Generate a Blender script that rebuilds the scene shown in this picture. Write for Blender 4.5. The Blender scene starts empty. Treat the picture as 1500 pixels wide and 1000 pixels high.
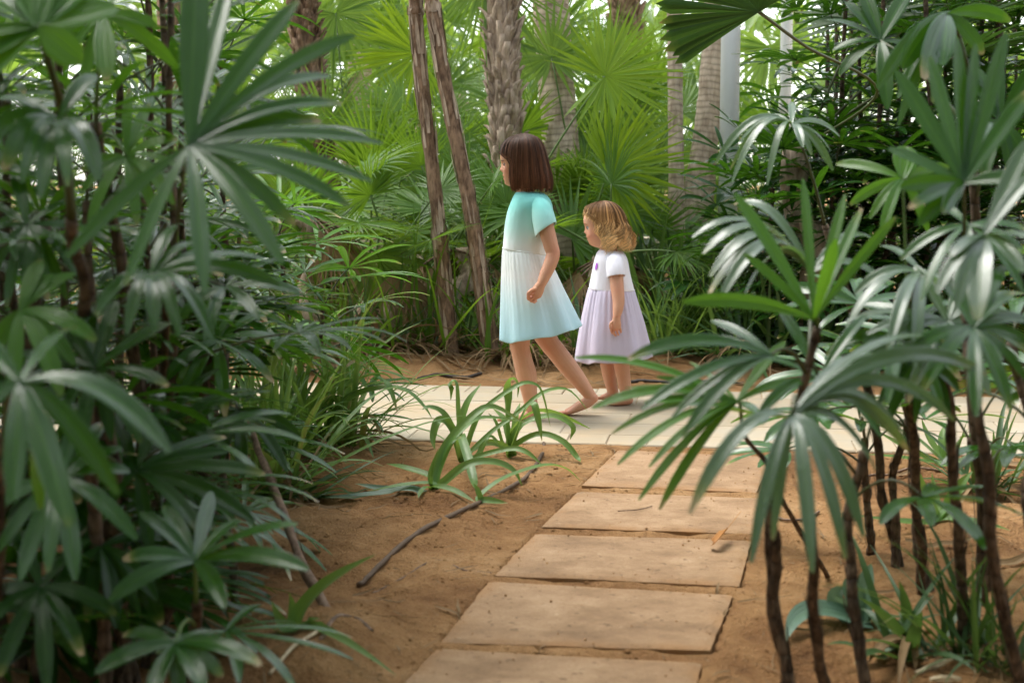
import bpy, bmesh, math, random
import numpy as np
from mathutils import Vector, Matrix

rad = math.radians
scene = bpy.context.scene
COL = scene.collection

# ------------------------------------------------------------------ camera geometry
H = 1.0
F = 2083.0
PITCH = math.atan(230.0 / F)
CP, SP = math.cos(PITCH), math.sin(PITCH)
FWD = np.array([0, CP, -SP]); UPV = np.array([0, SP, CP]); RGT = np.array([1.0, 0, 0])
CAMP = np.array([0, 0, H])

def ray(px, py):
    return RGT * ((px - 750) / F) - UPV * ((py - 500) / F) + FWD
def at(px, py, d):
    """the place at axial distance d along the sight line of a measured image point"""
    return CAMP + ray(px, py) * d
def gnd(px, py, z=0.0):
    r = ray(px, py)
    return CAMP + r * ((z - H) / r[2])
def vert(px, py, Y):
    r = ray(px, py)
    return CAMP + r * (Y / r[1])

cam = bpy.data.cameras.new("camera"); cam_o = bpy.data.objects.new("camera", cam); COL.objects.link(cam_o)
cam_o.location = CAMP; cam_o.rotation_euler = (math.pi / 2 - PITCH, 0, 0)
cam.sensor_width = 36; cam.lens = 36 * F / 1500; cam.clip_start = 0.05; cam.clip_end = 3000
cam.dof.use_dof = True; cam.dof.focus_distance = 5.6; cam.dof.aperture_fstop = 4.0
scene.camera = cam_o

# ------------------------------------------------------------------ noise helpers
def vnoise(x, y, seed=0):
    r = np.random.RandomState(seed); T = r.rand(256, 256)
    xi = np.floor(x).astype(int); yi = np.floor(y).astype(int)
    fx = x - xi; fy = y - yi
    fx = fx * fx * (3 - 2 * fx); fy = fy * fy * (3 - 2 * fy)
    a = T[xi % 256, yi % 256]; b = T[(xi + 1) % 256, yi % 256]
    c = T[xi % 256, (yi + 1) % 256]; d = T[(xi + 1) % 256, (yi + 1) % 256]
    return (a * (1 - fx) + b * fx) * (1 - fy) + (c * (1 - fx) + d * fx) * fy - 0.5
def fbm(x, y, f0=1.0, octv=4, seed=0, gain=0.5):
    s = 0; a = 1; f = f0
    for i in range(octv):
        s = s + a * vnoise(x * f + 17.3 * i, y * f - 9.1 * i, seed + i); a *= gain; f *= 2.03
    return s
def nrm(v):
    v = np.asarray(v, float)
    return v / np.maximum(np.linalg.norm(v, axis=-1, keepdims=True), 1e-9)
def sstep(a, b, x):
    t = np.clip((np.asarray(x, float) - a) / (b - a), 0, 1)
    return t * t * (3 - 2 * t)

# ------------------------------------------------------------------ mesh building
class Geo:
    def __init__(self):
        self.V = []; self.Q = []; self.U = []; self.M = []; self.n = 0
    def add(self, v, q, uv=None, mat=0):
        v = np.asarray(v, float).reshape(-1, 3); q = np.asarray(q, int).reshape(-1, 4)
        self.V.append(v); self.Q.append(q + self.n); self.n += len(v)
        self.U.append(np.zeros((len(q), 4, 2)) if uv is None else np.asarray(uv, float).reshape(-1, 4, 2))
        self.M.append(np.full(len(q), mat, int))
    def mesh(self, name, mats, off=(0, 0, 0), smooth=True):
        V = np.concatenate(self.V) - np.asarray(off, float); Q = np.concatenate(self.Q); U = np.concatenate(self.U); M = np.concatenate(self.M)
        me = bpy.data.meshes.new(name)
        me.vertices.add(len(V)); me.vertices.foreach_set("co", V.astype(np.float32).ravel())
        me.loops.add(len(Q) * 4); me.loops.foreach_set("vertex_index", Q.astype(np.int32).ravel())
        me.polygons.add(len(Q)); me.polygons.foreach_set("loop_start", np.arange(0, len(Q) * 4, 4, dtype=np.int32))
        uvl = me.uv_layers.new(name="UVMap"); uvl.data.foreach_set("uv", U.astype(np.float32).ravel())
        for m in mats: me.materials.append(m)
        me.polygons.foreach_set("material_index", M.astype(np.int32))
        me.polygons.foreach_set("use_smooth", np.full(len(Q), smooth, dtype=bool))
        me.update(calc_edges=True); me.validate()
        return me

def link(name, me, parent=None, loc=(0, 0, 0)):
    o = bpy.data.objects.new(name, me); COL.objects.link(o); o.location = loc
    if parent is not None: o.parent = parent
    return o
def tag(o, label=None, cat=None, group=None, kind=None):
    if label: o["label"] = label
    if cat: o["category"] = cat
    if group: o["group"] = group
    if kind: o["kind"] = kind
    return o
def thing(name, label, cat, loc, group=None):
    o = bpy.data.objects.new(name, None); COL.objects.link(o); o.location = tuple(float(c) for c in loc); o.empty_display_size = 0.05
    return tag(o, label, cat, group)
def part(name, geo, mats, root, smooth=True):
    off = Vector((0, 0, 0)); r = root
    while r is not None: off = off + r.location; r = r.parent
    return link(name, geo.mesh(name, mats, off, smooth), root)
def single(name, geo, mats, label, cat, base, group=None, smooth=True):
    o = link(name, geo.mesh(name, mats, base, smooth), None, tuple(float(c) for c in base))
    return tag(o, label, cat, group)

def grid_q(R, C, base=0, wrap=False):
    i = np.arange(R - 1)[:, None]; j = np.arange(C if wrap else C - 1)[None, :]
    j2 = (j + 1) % C
    return np.stack([base + i * C + j, base + i * C + j2, base + (i + 1) * C + j2, base + (i + 1) * C + j], -1).reshape(-1, 4)

def frames(P, ref):
    P = np.asarray(P, float); T = np.gradient(P, axis=0); T = nrm(T)
    ref = np.asarray(ref, float)
    A = np.cross(np.broadcast_to(ref, T.shape), T); bad = np.linalg.norm(A, axis=1) < 1e-3
    A[bad] = np.cross(np.broadcast_to([0.3, 0.9, 0.1], T.shape), T)[bad]
    A = nrm(A); B = np.cross(T, A)
    return T, A, B

def tube(geo, P, R, sides=8, mat=0, ref=(0.0, 1, 0.02), R2=None, jit=0, rng=None, cap=True, vscale=1.0):
    """a tube along P; R in the plane of ref x tangent, R2 along ref"""
    P = np.asarray(P, float); n = len(P)
    R = np.broadcast_to(np.asarray(R, float), (n,)).copy(); R2 = R if R2 is None else np.broadcast_to(np.asarray(R2, float), (n,)).copy()
    T, A, B = frames(P, ref)
    if cap:
        P = np.concatenate([P[:1], P, P[-1:]]); A = np.concatenate([A[:1], A, A[-1:]]); B = np.concatenate([B[:1], B, B[-1:]])
        R = np.concatenate([[R[0] * .02], R, [R[-1] * .02]]); R2 = np.concatenate([[R2[0] * .02], R2, [R2[-1] * .02]]); n += 2
    th = np.arange(sides) * 2 * np.pi / sides
    rr = np.ones((n, sides))
    if jit and rng is not None: rr += rng.uniform(-jit, jit, (n, sides))
    V = P[:, None] + (A[:, None] * (np.cos(th) * rr)[..., None]) * R[:, None, None] + (B[:, None] * (np.sin(th) * rr)[..., None]) * R2[:, None, None]
    L = np.concatenate([[0], np.cumsum(np.linalg.norm(np.diff(P, axis=0), axis=1))]) * vscale
    i = np.arange(n - 1)[:, None]; j = np.arange(sides)[None, :]
    u0 = (j / sides) + 0 * i; u1 = ((j + 1) / sides) + 0 * i; v0 = L[:-1][:, None] + 0 * j; v1 = L[1:][:, None] + 0 * j
    uv = np.stack([np.stack([u0, v0], -1), np.stack([u1, v0], -1), np.stack([u1, v1], -1), np.stack([u0, v1], -1)], 2)
    geo.add(V, grid_q(n, sides, 0, True), uv, mat)

def smoothpath(pts, n=14):
    """Catmull-Rom through the points"""
    p = np.asarray(pts, float)
    if len(p) == 2: return p[0] + (p[1] - p[0]) * np.linspace(0, 1, n)[:, None]
    q = np.concatenate([[2 * p[0] - p[1]], p, [2 * p[-1] - p[-2]]]); out = []
    ts = np.linspace(0, len(p) - 1, n)
    for t in ts:
        i = min(int(t), len(p) - 2); f = t - i; a, b, c, d = q[i:i + 4]
        out.append(0.5 * ((2 * b) + (-a + c) * f + (2 * a - 5 * b + 4 * c - d) * f * f + (-a + 3 * b - 3 * c + d) * f ** 3))
    return np.array(out)
def bez(a, b, c, n=9):
    t = np.linspace(0, 1, n)[:, None]
    return (1 - t) ** 2 * np.asarray(a) + 2 * t * (1 - t) * np.asarray(b) + t * t * np.asarray(c)

# ------------------------------------------------------------------ leaves
def prof_lady(s): return np.clip(.22 + .78 * np.clip(s / .45, 0, 1) ** .8, 0, 1) * (1 - np.clip((s - .70) / .30, 0, 1) ** 2.0 * .74)
def prof_strap(s): return np.clip(.75 + s * .9, 0, 1) * (1 - np.clip((s - .45) / .55, 0, 1) ** 1.7 * .97)
def prof_needle(s): return np.clip(.35 + s * 3, 0, 1) * (1 - np.clip((s - .25) / .75, 0, 1) ** 1.3 * .97)
def prof_fused(f):
    def g(s): return np.where(s < f, .02 + s / f, 1 - ((s - f) / (1 - f)) ** .85 * .985)
    return g

def strips(geo, P, N, W, prof, fold=.25, M=3, mat=0):
    """P (B,K,3) mid lines, N (B,K,3) surface normals, W (B,) half widths"""
    B, K, _ = P.shape
    D = nrm(np.gradient(P, axis=1)); S = nrm(np.cross(D, N)); N2 = np.cross(S, D)
    s = np.linspace(0, 1, K); w = W[:, None] * prof(s)[None, :]
    u = np.linspace(-1, 1, M)
    cor = np.abs(u) * fold + (np.where(np.arange(M) % 2 == 1, .11, 0) if M >= 9 else 0)
    V = P[:, :, None] + S[:, :, None] * (w[:, :, None] * u)[..., None] + N2[:, :, None] * (w[:, :, None] * cor)[..., None]
    q = (np.arange(B) * K * M)[:, None, None] + grid_q(K, M)[None]
    bi = (np.arange(B) % 60)[:, None, None]
    i = np.arange(K - 1)[None, :, None]; j = np.arange(M - 1)[None, None, :]
    U0 = bi + .01 + .98 * j / (M - 1) + 0 * i; U1 = bi + .01 + .98 * (j + 1) / (M - 1) + 0 * i
    V0 = i / (K - 1) + 0 * j + 0 * bi; V1 = (i + 1) / (K - 1) + 0 * j + 0 * bi
    uv = np.stack([np.stack([U0, V0], -1), np.stack([U1, V0], -1), np.stack([U1, V1], -1), np.stack([U0, V1], -1)], 3)
    geo.add(V, q, uv, mat)

def grow(hub, D, N, L, K, droop, gpow=1.2, wob=0, rng=None):
    """mid lines that start at hub in directions D and sag under their weight"""
    B = len(D); P = np.zeros((B, K, 3)); Ns = np.zeros((B, K, 3)); p = np.broadcast_to(np.asarray(hub, float), (B, 3)).copy(); d = nrm(D); n = np.broadcast_to(N, (B, 3)).copy()
    droop = np.broadcast_to(droop, (B,))
    side = rng.normal(0, 1, (B, 3)) * wob if wob and rng is not None else np.zeros((B, 3))
    for k in range(K):
        P[:, k] = p; n = nrm(n - d * (n * d).sum(1, keepdims=True)); Ns[:, k] = n
        s = (k + 1) / K
        d2 = nrm(d + np.array([0, 0, -1.0]) * (droop * s ** gpow * 2.2 / K)[:, None] + side / K)
        n = nrm(n - d2 * (n * d2).sum(1, keepdims=True) + 0.0)
        d = d2; p = p + d * (L / (K - 1))[:, None]
    return P, Ns

def fan(geo, hub, axis, normal, n, L, W, spread, rng, droop=.5, rise=.15, prof=prof_lady, fold=.25, M=3, K=8, mat=0, ljit=.12, side_short=.25, wob=.05, cup=0.0, gpow=1.2):
    A = nrm(axis); N = nrm(np.asarray(normal, float) - A * np.dot(normal, A)); Bv = np.cross(N, A)
    ph = np.linspace(-spread / 2, spread / 2, n) + rng.normal(0, spread / n * .13, n)
    D = np.cos(ph)[:, None] * A + np.sin(ph)[:, None] * Bv + N * rise
    if cup: D = D + N * (cup * np.abs(np.sin(ph)))[:, None]
    Ls = L * (1 - side_short * (np.abs(ph) / (spread / 2)) ** 2) * (1 + rng.uniform(-ljit, ljit, n))
    Ns = nrm(N + rng.normal(0, .18, (n, 3)))
    P, NN = grow(hub, D, Ns, Ls, K, droop * rng.uniform(.75, 1.3, n), gpow, wob=wob, rng=rng)
    strips(geo, P, NN, W * rng.uniform(.85, 1.12, n), prof, fold, M, mat)

def splines(list_of_pts, K=18):
    return np.array([smoothpath(p, K) for p in list_of_pts])
def blade3(pts_list, K=10):
    """blades that pass through start, middle and end"""
    out = []
    for a, m, b in pts_list:
        a, m, b = map(np.asarray, (a, m, b)); c = 2 * m - .5 * (a + b)
        out.append(bez(a, c, b, K))
    return np.array(out)
# ------------------------------------------------------------------ materials
class NT:
    def __init__(self, name):
        self.m = bpy.data.materials.new(name); self.m.use_nodes = True; self.t = self.m.node_tree; self.t.nodes.clear()
        self.out = self.t.nodes.new("ShaderNodeOutputMaterial")
    def n(self, typ, **kw):
        nd = self.t.nodes.new(typ)
        for k, v in kw.items():
            if k[0] == "i" and k[1:].isdigit(): self.set(nd.inputs[int(k[1:])], v)
            elif hasattr(nd, k): setattr(nd, k, v)
            else: self.set(nd.inputs[k.replace("_", " ")], v)
        return nd
    def set(self, sock, v):
        if hasattr(v, "is_output") or isinstance(v, bpy.types.NodeSocket): self.t.links.new(v, sock)
        else:
            if isinstance(v, (tuple, list)) and len(v) == 3 and sock.type == 'RGBA': v = (*v, 1)
            sock.default_value = v
    def math(self, op, a, b=0.0, c=None):
        nd = self.t.nodes.new("ShaderNodeMath"); nd.operation = op; self.set(nd.inputs[0], a); self.set(nd.inputs[1], b)
        if c is not None: self.set(nd.inputs[2], c)
        return nd.outputs[0]
    def mix(self, f, a, b, blend='MIX'):
        nd = self.t.nodes.new("ShaderNodeMix"); nd.data_type = 'RGBA'; nd.blend_type = blend
        self.set(nd.inputs[0], f); self.set(nd.inputs[6], a); self.set(nd.inputs[7], b); return nd.outputs[2]
    def ramp(self, f, stops):
        nd = self.t.nodes.new("ShaderNodeValToRGB"); self.set(nd.inputs[0], f); e = nd.color_ramp.elements
        while len(e) < len(stops): e.new(0.5)
        for el, (p, c) in zip(e, stops): el.position = p; el.color = (*c, 1) if len(c) == 3 else c
        return nd.outputs[0]
    def noise(self, vec, scale, detail=3, rough=.5):
        nd = self.n("ShaderNodeTexNoise"); self.set(nd.inputs["Vector"], vec); nd.inputs["Scale"].default_value = scale; nd.inputs["Detail"].default_value = detail; nd.inputs["Roughness"].default_value = rough
        return nd.outputs[0]
    def maprange(self, v, a, b, c, d):
        nd = self.t.nodes.new("ShaderNodeMapRange"); self.set(nd.inputs[0], v)
        for i, x in enumerate((a, b, c, d)): nd.inputs[i + 1].default_value = x
        return nd.outputs[0]
    def bump(self, h, strength=.3, dist=.01):
        nd = self.n("ShaderNodeBump"); self.set(nd.inputs["Height"], h); nd.inputs["Strength"].default_value = strength; nd.inputs["Distance"].default_value = dist
        return nd.outputs[0]
    def bsdf(self, col, rough=.5, normal=None, spec=.5, **kw):
        nd = self.n("ShaderNodeBsdfPrincipled"); self.set(nd.inputs["Base Color"], col); self.set(nd.inputs["Roughness"], rough)
        nd.inputs["Specular IOR Level"].default_value = spec
        if normal is not None: self.set(nd.inputs["Normal"], normal)
        for k, v in kw.items(): self.set(nd.inputs[k.replace("_", " ")], v)
        return nd.outputs[0]
    def done(self, sh):
        self.t.links.new(sh, self.out.inputs[0]); return self.m

def leaf_mat(name, c1, c2, trans, tamt=.3, rough=.38, spec=.55, ribs=7, bump=.35, tip=(.30, .17, .06), tipamt=.25, dead=0.0, bare=(.22, .16, .06)):
    t = NT(name)
    uv = t.n("ShaderNodeUVMap").outputs[0]; sp = t.n("ShaderNodeSeparateXYZ", i0=uv)
    u = t.math('FRACT', sp.outputs[0]); bi = t.math('FLOOR', sp.outputs[0]); v = sp.outputs[1]
    oi = t.n("ShaderNodeObjectInfo").outputs["Random"]
    wn = t.n("ShaderNodeTexWhiteNoise", noise_dimensions='2D'); cmb = t.n("ShaderNodeCombineXYZ", i0=bi, i1=t.math('MULTIPLY', oi, 97.0)); t.set(wn.inputs[0], cmb.outputs[0])
    rnd = wn.outputs[0]
    geo = t.n("ShaderNodeNewGeometry"); pos = geo.outputs["Position"]
    mot = t.noise(pos, 9.0, 3); fine = t.noise(pos, 60.0, 2)
    f = t.math('ADD', t.math('MULTIPLY', oi, .45), t.math('ADD', t.math('MULTIPLY', rnd, .3), t.math('MULTIPLY', t.math('SUBTRACT', mot, .35), .8)))
    nd = t.t.nodes.new("ShaderNodeClamp"); t.set(nd.inputs[0], f)
    col = t.mix(nd.outputs[0], c1, c2)
    # paler rib along the middle, darker fine veins
    mid = t.math('SUBTRACT', 1.0, t.math('MULTIPLY', t.math('ABSOLUTE', t.math('SUBTRACT', u, .5)), 14.0))
    nd2 = t.t.nodes.new("ShaderNodeClamp"); t.set(nd2.inputs[0], mid)
    col = t.mix(t.math('MULTIPLY', nd2.outputs[0], .22), col, trans)
    rib = t.math('SINE', t.math('MULTIPLY', u, ribs * 6.283))
    col = t.mix(t.math('MULTIPLY', t.math('ADD', rib, 1.0), .10), col, tuple(c * .45 for c in c1))
    col = t.mix(t.maprange(fine, .55, .8, 0, .25), col, tuple(c * .55 for c in c1))
    # browned tips
    tv = t.math('ADD', v, t.math('ADD', t.math('MULTIPLY', t.math('SUBTRACT', fine, .5), .12), t.math('MULTIPLY', t.math('SUBTRACT', rnd, .80), tipamt)))
    tf = t.maprange(tv, .97, 1.03, 0, 1)
    yf = t.maprange(tv, .86, 1.0, 0, .55)
    col = t.mix(yf, col, (.30, .30, .06)); tcol = t.mix(t.math('GREATER_THAN', rnd, .75), tip, (.5, .37, .2)); col = t.mix(tf, col, tcol)
    if dead > 0: col = t.mix(t.math('GREATER_THAN', t.math('FRACT', t.math('MULTIPLY', rnd, 7.31)), 1 - dead), col, bare)
    h = t.math('ADD', t.math('MULTIPLY', rib, .5), t.math('MULTIPLY', fine, .5))
    nm = t.bump(h, bump, .0012)
    rg = t.math('ADD', t.math('MULTIPLY', t.math('SUBTRACT', mot, .5), .25), rough)
    bs = t.bsdf(col, rg, nm, spec)
    tr = t.n("ShaderNodeBsdfTranslucent"); t.set(tr.inputs[0], t.mix(.55, t.mix(tf, trans, tip), t.mix(nd.outputs[0], trans, tuple(min(1, x * 1.25) for x in trans)))); t.set(tr.inputs[1], nm)
    mx = t.n("ShaderNodeMixShader"); mx.inputs[0].default_value = tamt; t.set(mx.inputs[1], bs); t.set(mx.inputs[2], tr.outputs[0])
    return t.done(mx.outputs[0])

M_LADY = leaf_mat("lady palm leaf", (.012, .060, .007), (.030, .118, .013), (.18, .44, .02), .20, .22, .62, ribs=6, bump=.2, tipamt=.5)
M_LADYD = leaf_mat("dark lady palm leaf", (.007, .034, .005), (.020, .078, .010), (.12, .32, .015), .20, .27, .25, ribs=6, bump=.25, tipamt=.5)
M_LADYP = leaf_mat('sheen-tinted lady palm leaf', (.045, .100, .040), (.115, .180, .105), (.22, .42, .08), .20, .25, .85, ribs=6, bump=.2, tipamt=.45)  # white sky sheen on the blades put into a paler leaf colour
M_LADYB = leaf_mat("bright lady palm leaf", (.045, .15, .014), (.085, .23, .020), (.22, .48, .03), .32, .32, .4, ribs=5, bump=.6)
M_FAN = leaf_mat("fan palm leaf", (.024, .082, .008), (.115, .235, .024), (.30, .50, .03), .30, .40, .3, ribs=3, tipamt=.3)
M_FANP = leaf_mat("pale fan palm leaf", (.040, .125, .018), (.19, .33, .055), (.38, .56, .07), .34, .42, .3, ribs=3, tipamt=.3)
M_FANY = leaf_mat("sun-tinted fan palm leaf", (.10, .21, .010), (.20, .34, .018), (.44, .60, .025), .45, .42, .3, ribs=3, tipamt=.1)  # backlit sun look put into a brighter, yellower leaf colour
M_FAND = leaf_mat("shade-tinted fan palm leaf", (.030, .080, .014), (.050, .120, .022), (.07, .16, .02), .2, .45, .4, ribs=3)  # shade of the big hanging leaf put into a darker copy of the colour
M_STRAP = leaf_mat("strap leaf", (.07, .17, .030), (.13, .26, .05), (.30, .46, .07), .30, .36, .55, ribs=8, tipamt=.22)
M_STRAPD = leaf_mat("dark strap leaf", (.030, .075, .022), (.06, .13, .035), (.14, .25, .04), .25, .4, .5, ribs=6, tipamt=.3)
M_DEAD = leaf_mat("dry leaf", (.20, .12, .055), (.34, .23, .12), (.36, .24, .11), .2, .7, .25, ribs=4, tip=(.2, .12, .06))
M_STRAPT = leaf_mat('brown tipped strap leaf', (.07, .17, .030), (.13, .26, .05), (.30, .46, .07), .30, .36, .55, ribs=8, tipamt=.5, dead=.06, bare=(.3, .2, .09))
M_BLUE = leaf_mat("bluish leaf", (.10, .19, .13), (.16, .26, .19), (.24, .38, .18), .25, .42, .5, ribs=6, tipamt=.1)

def bark_mat(name, c1, c2, ring=0.0, fibre=1.0, scale=40, bump=.8, dist=.01):
    t = NT(name)
    uv = t.n("ShaderNodeUVMap").outputs[0]
    mp = t.n("ShaderNodeMapping"); t.set(mp.inputs[0], uv); mp.inputs["Scale"].default_value = (scale * .35, scale * .12 if fibre else scale, 1)
    geo = t.n("ShaderNodeNewGeometry").outputs["Position"]
    mp2 = t.n("ShaderNodeMapping"); t.set(mp2.inputs[0], geo); mp2.inputs["Scale"].default_value = (1, 1, .22 if fibre else 1)
    a = t.noise(mp2.outputs[0], scale, 5, .65); b = t.noise(geo, scale * .22, 3); c = t.noise(geo, scale * 3, 2)
    sp = t.n("ShaderNodeSeparateXYZ", i0=uv)
    f = t.math('ADD', t.math('MULTIPLY', a, .75), t.math('MULTIPLY', b, .45))
    h = t.math('ADD', a, t.math('MULTIPLY', c, .25))
    col = t.ramp(f, [(.32, tuple(x * .35 for x in c1)), (.5, c1), (.72, c2)])
    if ring:
        wv = t.math('ADD', t.math('MULTIPLY', sp.outputs[1], ring), t.math('MULTIPLY', t.math('SUBTRACT', b, .5), 1.2))
        rg = t.math('POWER', t.math('ABSOLUTE', t.math('SINE', t.math('MULTIPLY', wv, 3.1416))), .35)
        h = t.math('ADD', t.math('MULTIPLY', rg, 1.4), t.math('MULTIPLY', h, .6))
        col = t.mix(t.math('MULTIPLY', t.math('SUBTRACT', 1.0, rg), .75), col, tuple(x * .25 for x in c1))
    return t.done(t.bsdf(col, .82, t.bump(h, bump, dist), .25))
M_CANE = bark_mat("fibrous cane", (.062, .040, .026), (.19, .13, .086), ring=26, scale=120, dist=.004)
M_CANER = bark_mat("reddish fibrous cane", (.060, .036, .022), (.16, .10, .062), ring=18, scale=110, dist=.004)
M_TRUNK = bark_mat("brown palm trunk", (.12, .072, .043), (.33, .215, .135), ring=0, scale=60, dist=.012)
M_TRUNKP = bark_mat("pale palm trunk", (.42, .32, .23), (.68, .55, .42), ring=24, scale=34, dist=.0018)
M_BOOT = bark_mat("old leaf bases", (.26, .19, .135), (.55, .43, .32), scale=40, dist=.008)
M_WOOD = bark_mat("dry stick", (.12, .075, .05), (.30, .20, .14), scale=70, dist=.003)
M_BOARD = bark_mat("weathered board", (.30, .155, .07), (.46, .27, .13), scale=14, fibre=0, dist=.004, bump=.4)
M_CHIP = bark_mat("pale wood", (.55, .42, .27), (.75, .62, .42), scale=60, dist=.002)

def petiole_mat(name, c1, c2):
    t = NT(name); g = t.n("ShaderNodeNewGeometry").outputs["Position"]
    return t.done(t.bsdf(t.mix(t.noise(g, 14), c1, c2), .45, None, .5))
M_PET = petiole_mat("green leaf stalk", (.07, .14, .03), (.14, .22, .05))
M_PETD = petiole_mat("dark leaf stalk", (.045, .06, .02), (.09, .10, .03))

def soil_mat():
    t = NT("sandy soil"); g = t.n("ShaderNodeNewGeometry").outputs["Position"]
    big = t.noise(g, 1.3, 4); mid = t.noise(g, 9, 5, .62); fine = t.noise(g, 90, 4, .7); grit = t.noise(g, 260, 2)
    vor = t.n("ShaderNodeTexVoronoi"); t.set(vor.inputs["Vector"], g); vor.inputs["Scale"].default_value = 85; 
    f = t.math('SUBTRACT', t.math('ADD', t.math('MULTIPLY', big, .62), t.math('ADD', t.math('MULTIPLY', mid, .4), t.math('MULTIPLY', fine, .3))), .10)
    col = t.ramp(f, [(.35, (.10, .046, .020)), (.47, (.28, .136, .053)), (.60, (.45, .243, .102)), (.76, (.63, .39, .195))])
    col = t.mix(t.maprange(grit, .62, .75, 0, .6), col, (.60, .42, .25))
    col = t.mix(t.maprange(fine, .56, .70, 0, .75), col, (.09, .042, .018))
    h = t.math('ADD', t.math('MULTIPLY', mid, 1.2), t.math('ADD', t.math('MULTIPLY', fine, .8), t.math('MULTIPLY', grit, .25)))
    return t.done(t.bsdf(col, .92, t.bump(h, 1.0, .03), .15))
M_SOIL = soil_mat()
M_JOINT = None

def slab_mat():
    t = NT("sandstone slab"); g = t.n("ShaderNodeNewGeometry").outputs["Position"]; oi = t.n("ShaderNodeObjectInfo").outputs["Random"]
    off = t.n("ShaderNodeCombineXYZ", i0=t.math('MULTIPLY', oi, 40.0)); ad = t.n("ShaderNodeVectorMath", operation='ADD'); t.set(ad.inputs[0], g); t.set(ad.inputs[1], off.outputs[0]); g2 = ad.outputs[0]
    mp = t.n("ShaderNodeMapping"); t.set(mp.inputs[0], g2); mp.inputs["Scale"].default_value = (1.0, 1.25, 1); mp.inputs["Rotation"].default_value = (0, 0, .5)
    st = t.noise(mp.outputs[0], 7.0, 7, .68); fine = t.noise(g2, 150, 4, .75); bl = t.noise(g2, 3.2, 5, .65); sp = t.noise(g2, 46, 3)
    col = t.ramp(t.math('ADD', t.math('MULTIPLY', st, .6), t.math('MULTIPLY', bl, .4)), [(.30, (.15, .086, .044)), (.46, (.30, .183, .098)), (.56, (.385, .245, .138)), (.72, (.49, .34, .21))])
    col = t.mix(t.maprange(fine, .50, .68, 0, .55), col, (.22, .135, .07))
    col = t.mix(t.maprange(sp, .64, .70, 0, .65), col, (.13, .075, .04))
    col = t.mix(t.maprange(sp, .30, .24, 0, .3), col, (.62, .47, .31))
    # drifted sand near the rims comes from the mesh attribute
    at_ = t.n("ShaderNodeAttribute", attribute_name="rim").outputs["Fac"]
    col = t.mix(t.math('MULTIPLY', at_, t.maprange(t.noise(g2, 14, 4), .38, .62, .1, .95)), col, (.36, .195, .085))
    return t.done(t.bsdf(col, .8, t.bump(t.math('ADD', fine, t.math('MULTIPLY', st, .8)), .8, .005), .25))
M_SLAB = slab_mat()

def paver_mat():
    t = NT("pale pavers"); g = t.n("ShaderNodeNewGeometry").outputs["Position"]
    at_ = t.n("ShaderNodeAttribute", attribute_name="tone").outputs["Fac"]
    a = t.noise(g, 6, 4, .6); fine = t.noise(g, 150, 3, .7); b = t.noise(g, 1.5, 3)
    col = t.mix(at_, (.355, .295, .208), (.45, .385, .285))
    col = t.mix(t.maprange(a, .45, .75, 0, .6), col, (.46, .34, .20))
    col = t.mix(t.maprange(b, .48, .66, 0, .6), col, (.42, .31, .19))
    col = t.mix(t.maprange(fine, .58, .75, 0, .3), col, (.30, .23, .15))
    return t.done(t.bsdf(col, .72, t.bump(fine, .35, .002), .35))
M_PAVER = paver_mat()

def plain(name, c, rough=.5, var=.15, scale=20, spec=.4, bump=.1, dist=.002, **kw):
    t = NT(name); g = t.n("ShaderNodeNewGeometry").outputs["Position"]; n = t.noise(g, scale, 4, .6)
    col = t.mix(n, tuple(x * (1 - var) for x in c), tuple(min(1, x * (1 + var)) for x in c))
    return t.done(t.bsdf(col, rough, t.bump(n, bump, dist), spec, **kw))
M_POST = plain("white painted metal", (.93, .94, .95), .35, .03, 3, .5, .02)
M_HOSE = plain("brown hose", (.115, .072, .043), .7, .5, 30, .35, .5, .003)
M_HOSED = plain("dark hose", (.05, .04, .035), .6, .4, 30, .35, .5, .003)
M_FLOWER = plain("yellow bloom", (.75, .66, .02), .5, .1)
M_WALL = plain("pale plaster", (.62, .53, .40), .8, .12, 3, .3, .2)
# ------------------------------------------------------------------ setting
PZ = 0.02                                   # top of the walkway
pa, pb = gnd(440, 638, PZ)[:2], gnd(1080, 655, PZ)[:2]
PU = nrm(pb - pa); PN = np.array([-PU[1], PU[0]])
PW = float(np.dot(gnd(740, 566, PZ)[:2] - pa, PN))
def path_uv(x, y):
    dx = x - pa[0]; dy = y - pa[1]
    return dx * PU[0] + dy * PU[1], dx * PN[0] + dy * PN[1]

SLAB_Z = 0.030
SLABS = [  # near-left, near-right, far-right, far-left corners as measured
    ((852, 709), (1108, 719), (1128, 667), (905, 657)),
    ((793, 769), (1103, 780), (1122, 728), (846, 717)),
    ((725, 839), (1083, 856), (1100, 790), (784, 778)),
    ((645, 936), (1040, 949), (1073, 870), (716, 848)),
    ((540, 1052), (1004, 1060), (1028, 968), (640, 946)),
]
SLAB_W = [[gnd(px, py, SLAB_Z)[:2] for px, py in s] for s in SLABS]

def slab_dist(x, y):
    """signed distance (negative inside) to the nearest slab"""
    best = np.full(np.shape(x), 9.0)
    for s in SLAB_W:
        d = np.full(np.shape(x), -9.0)
        for i in range(4):
            a = s[i]; b = s[(i + 1) % 4]; e = nrm(b - a); n_ = np.array([e[1], -e[0]])
            d = np.maximum(d, (x - a[0]) * n_[0] + (y - a[1]) * n_[1])
        best = np.minimum(best, d)
    return best

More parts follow.
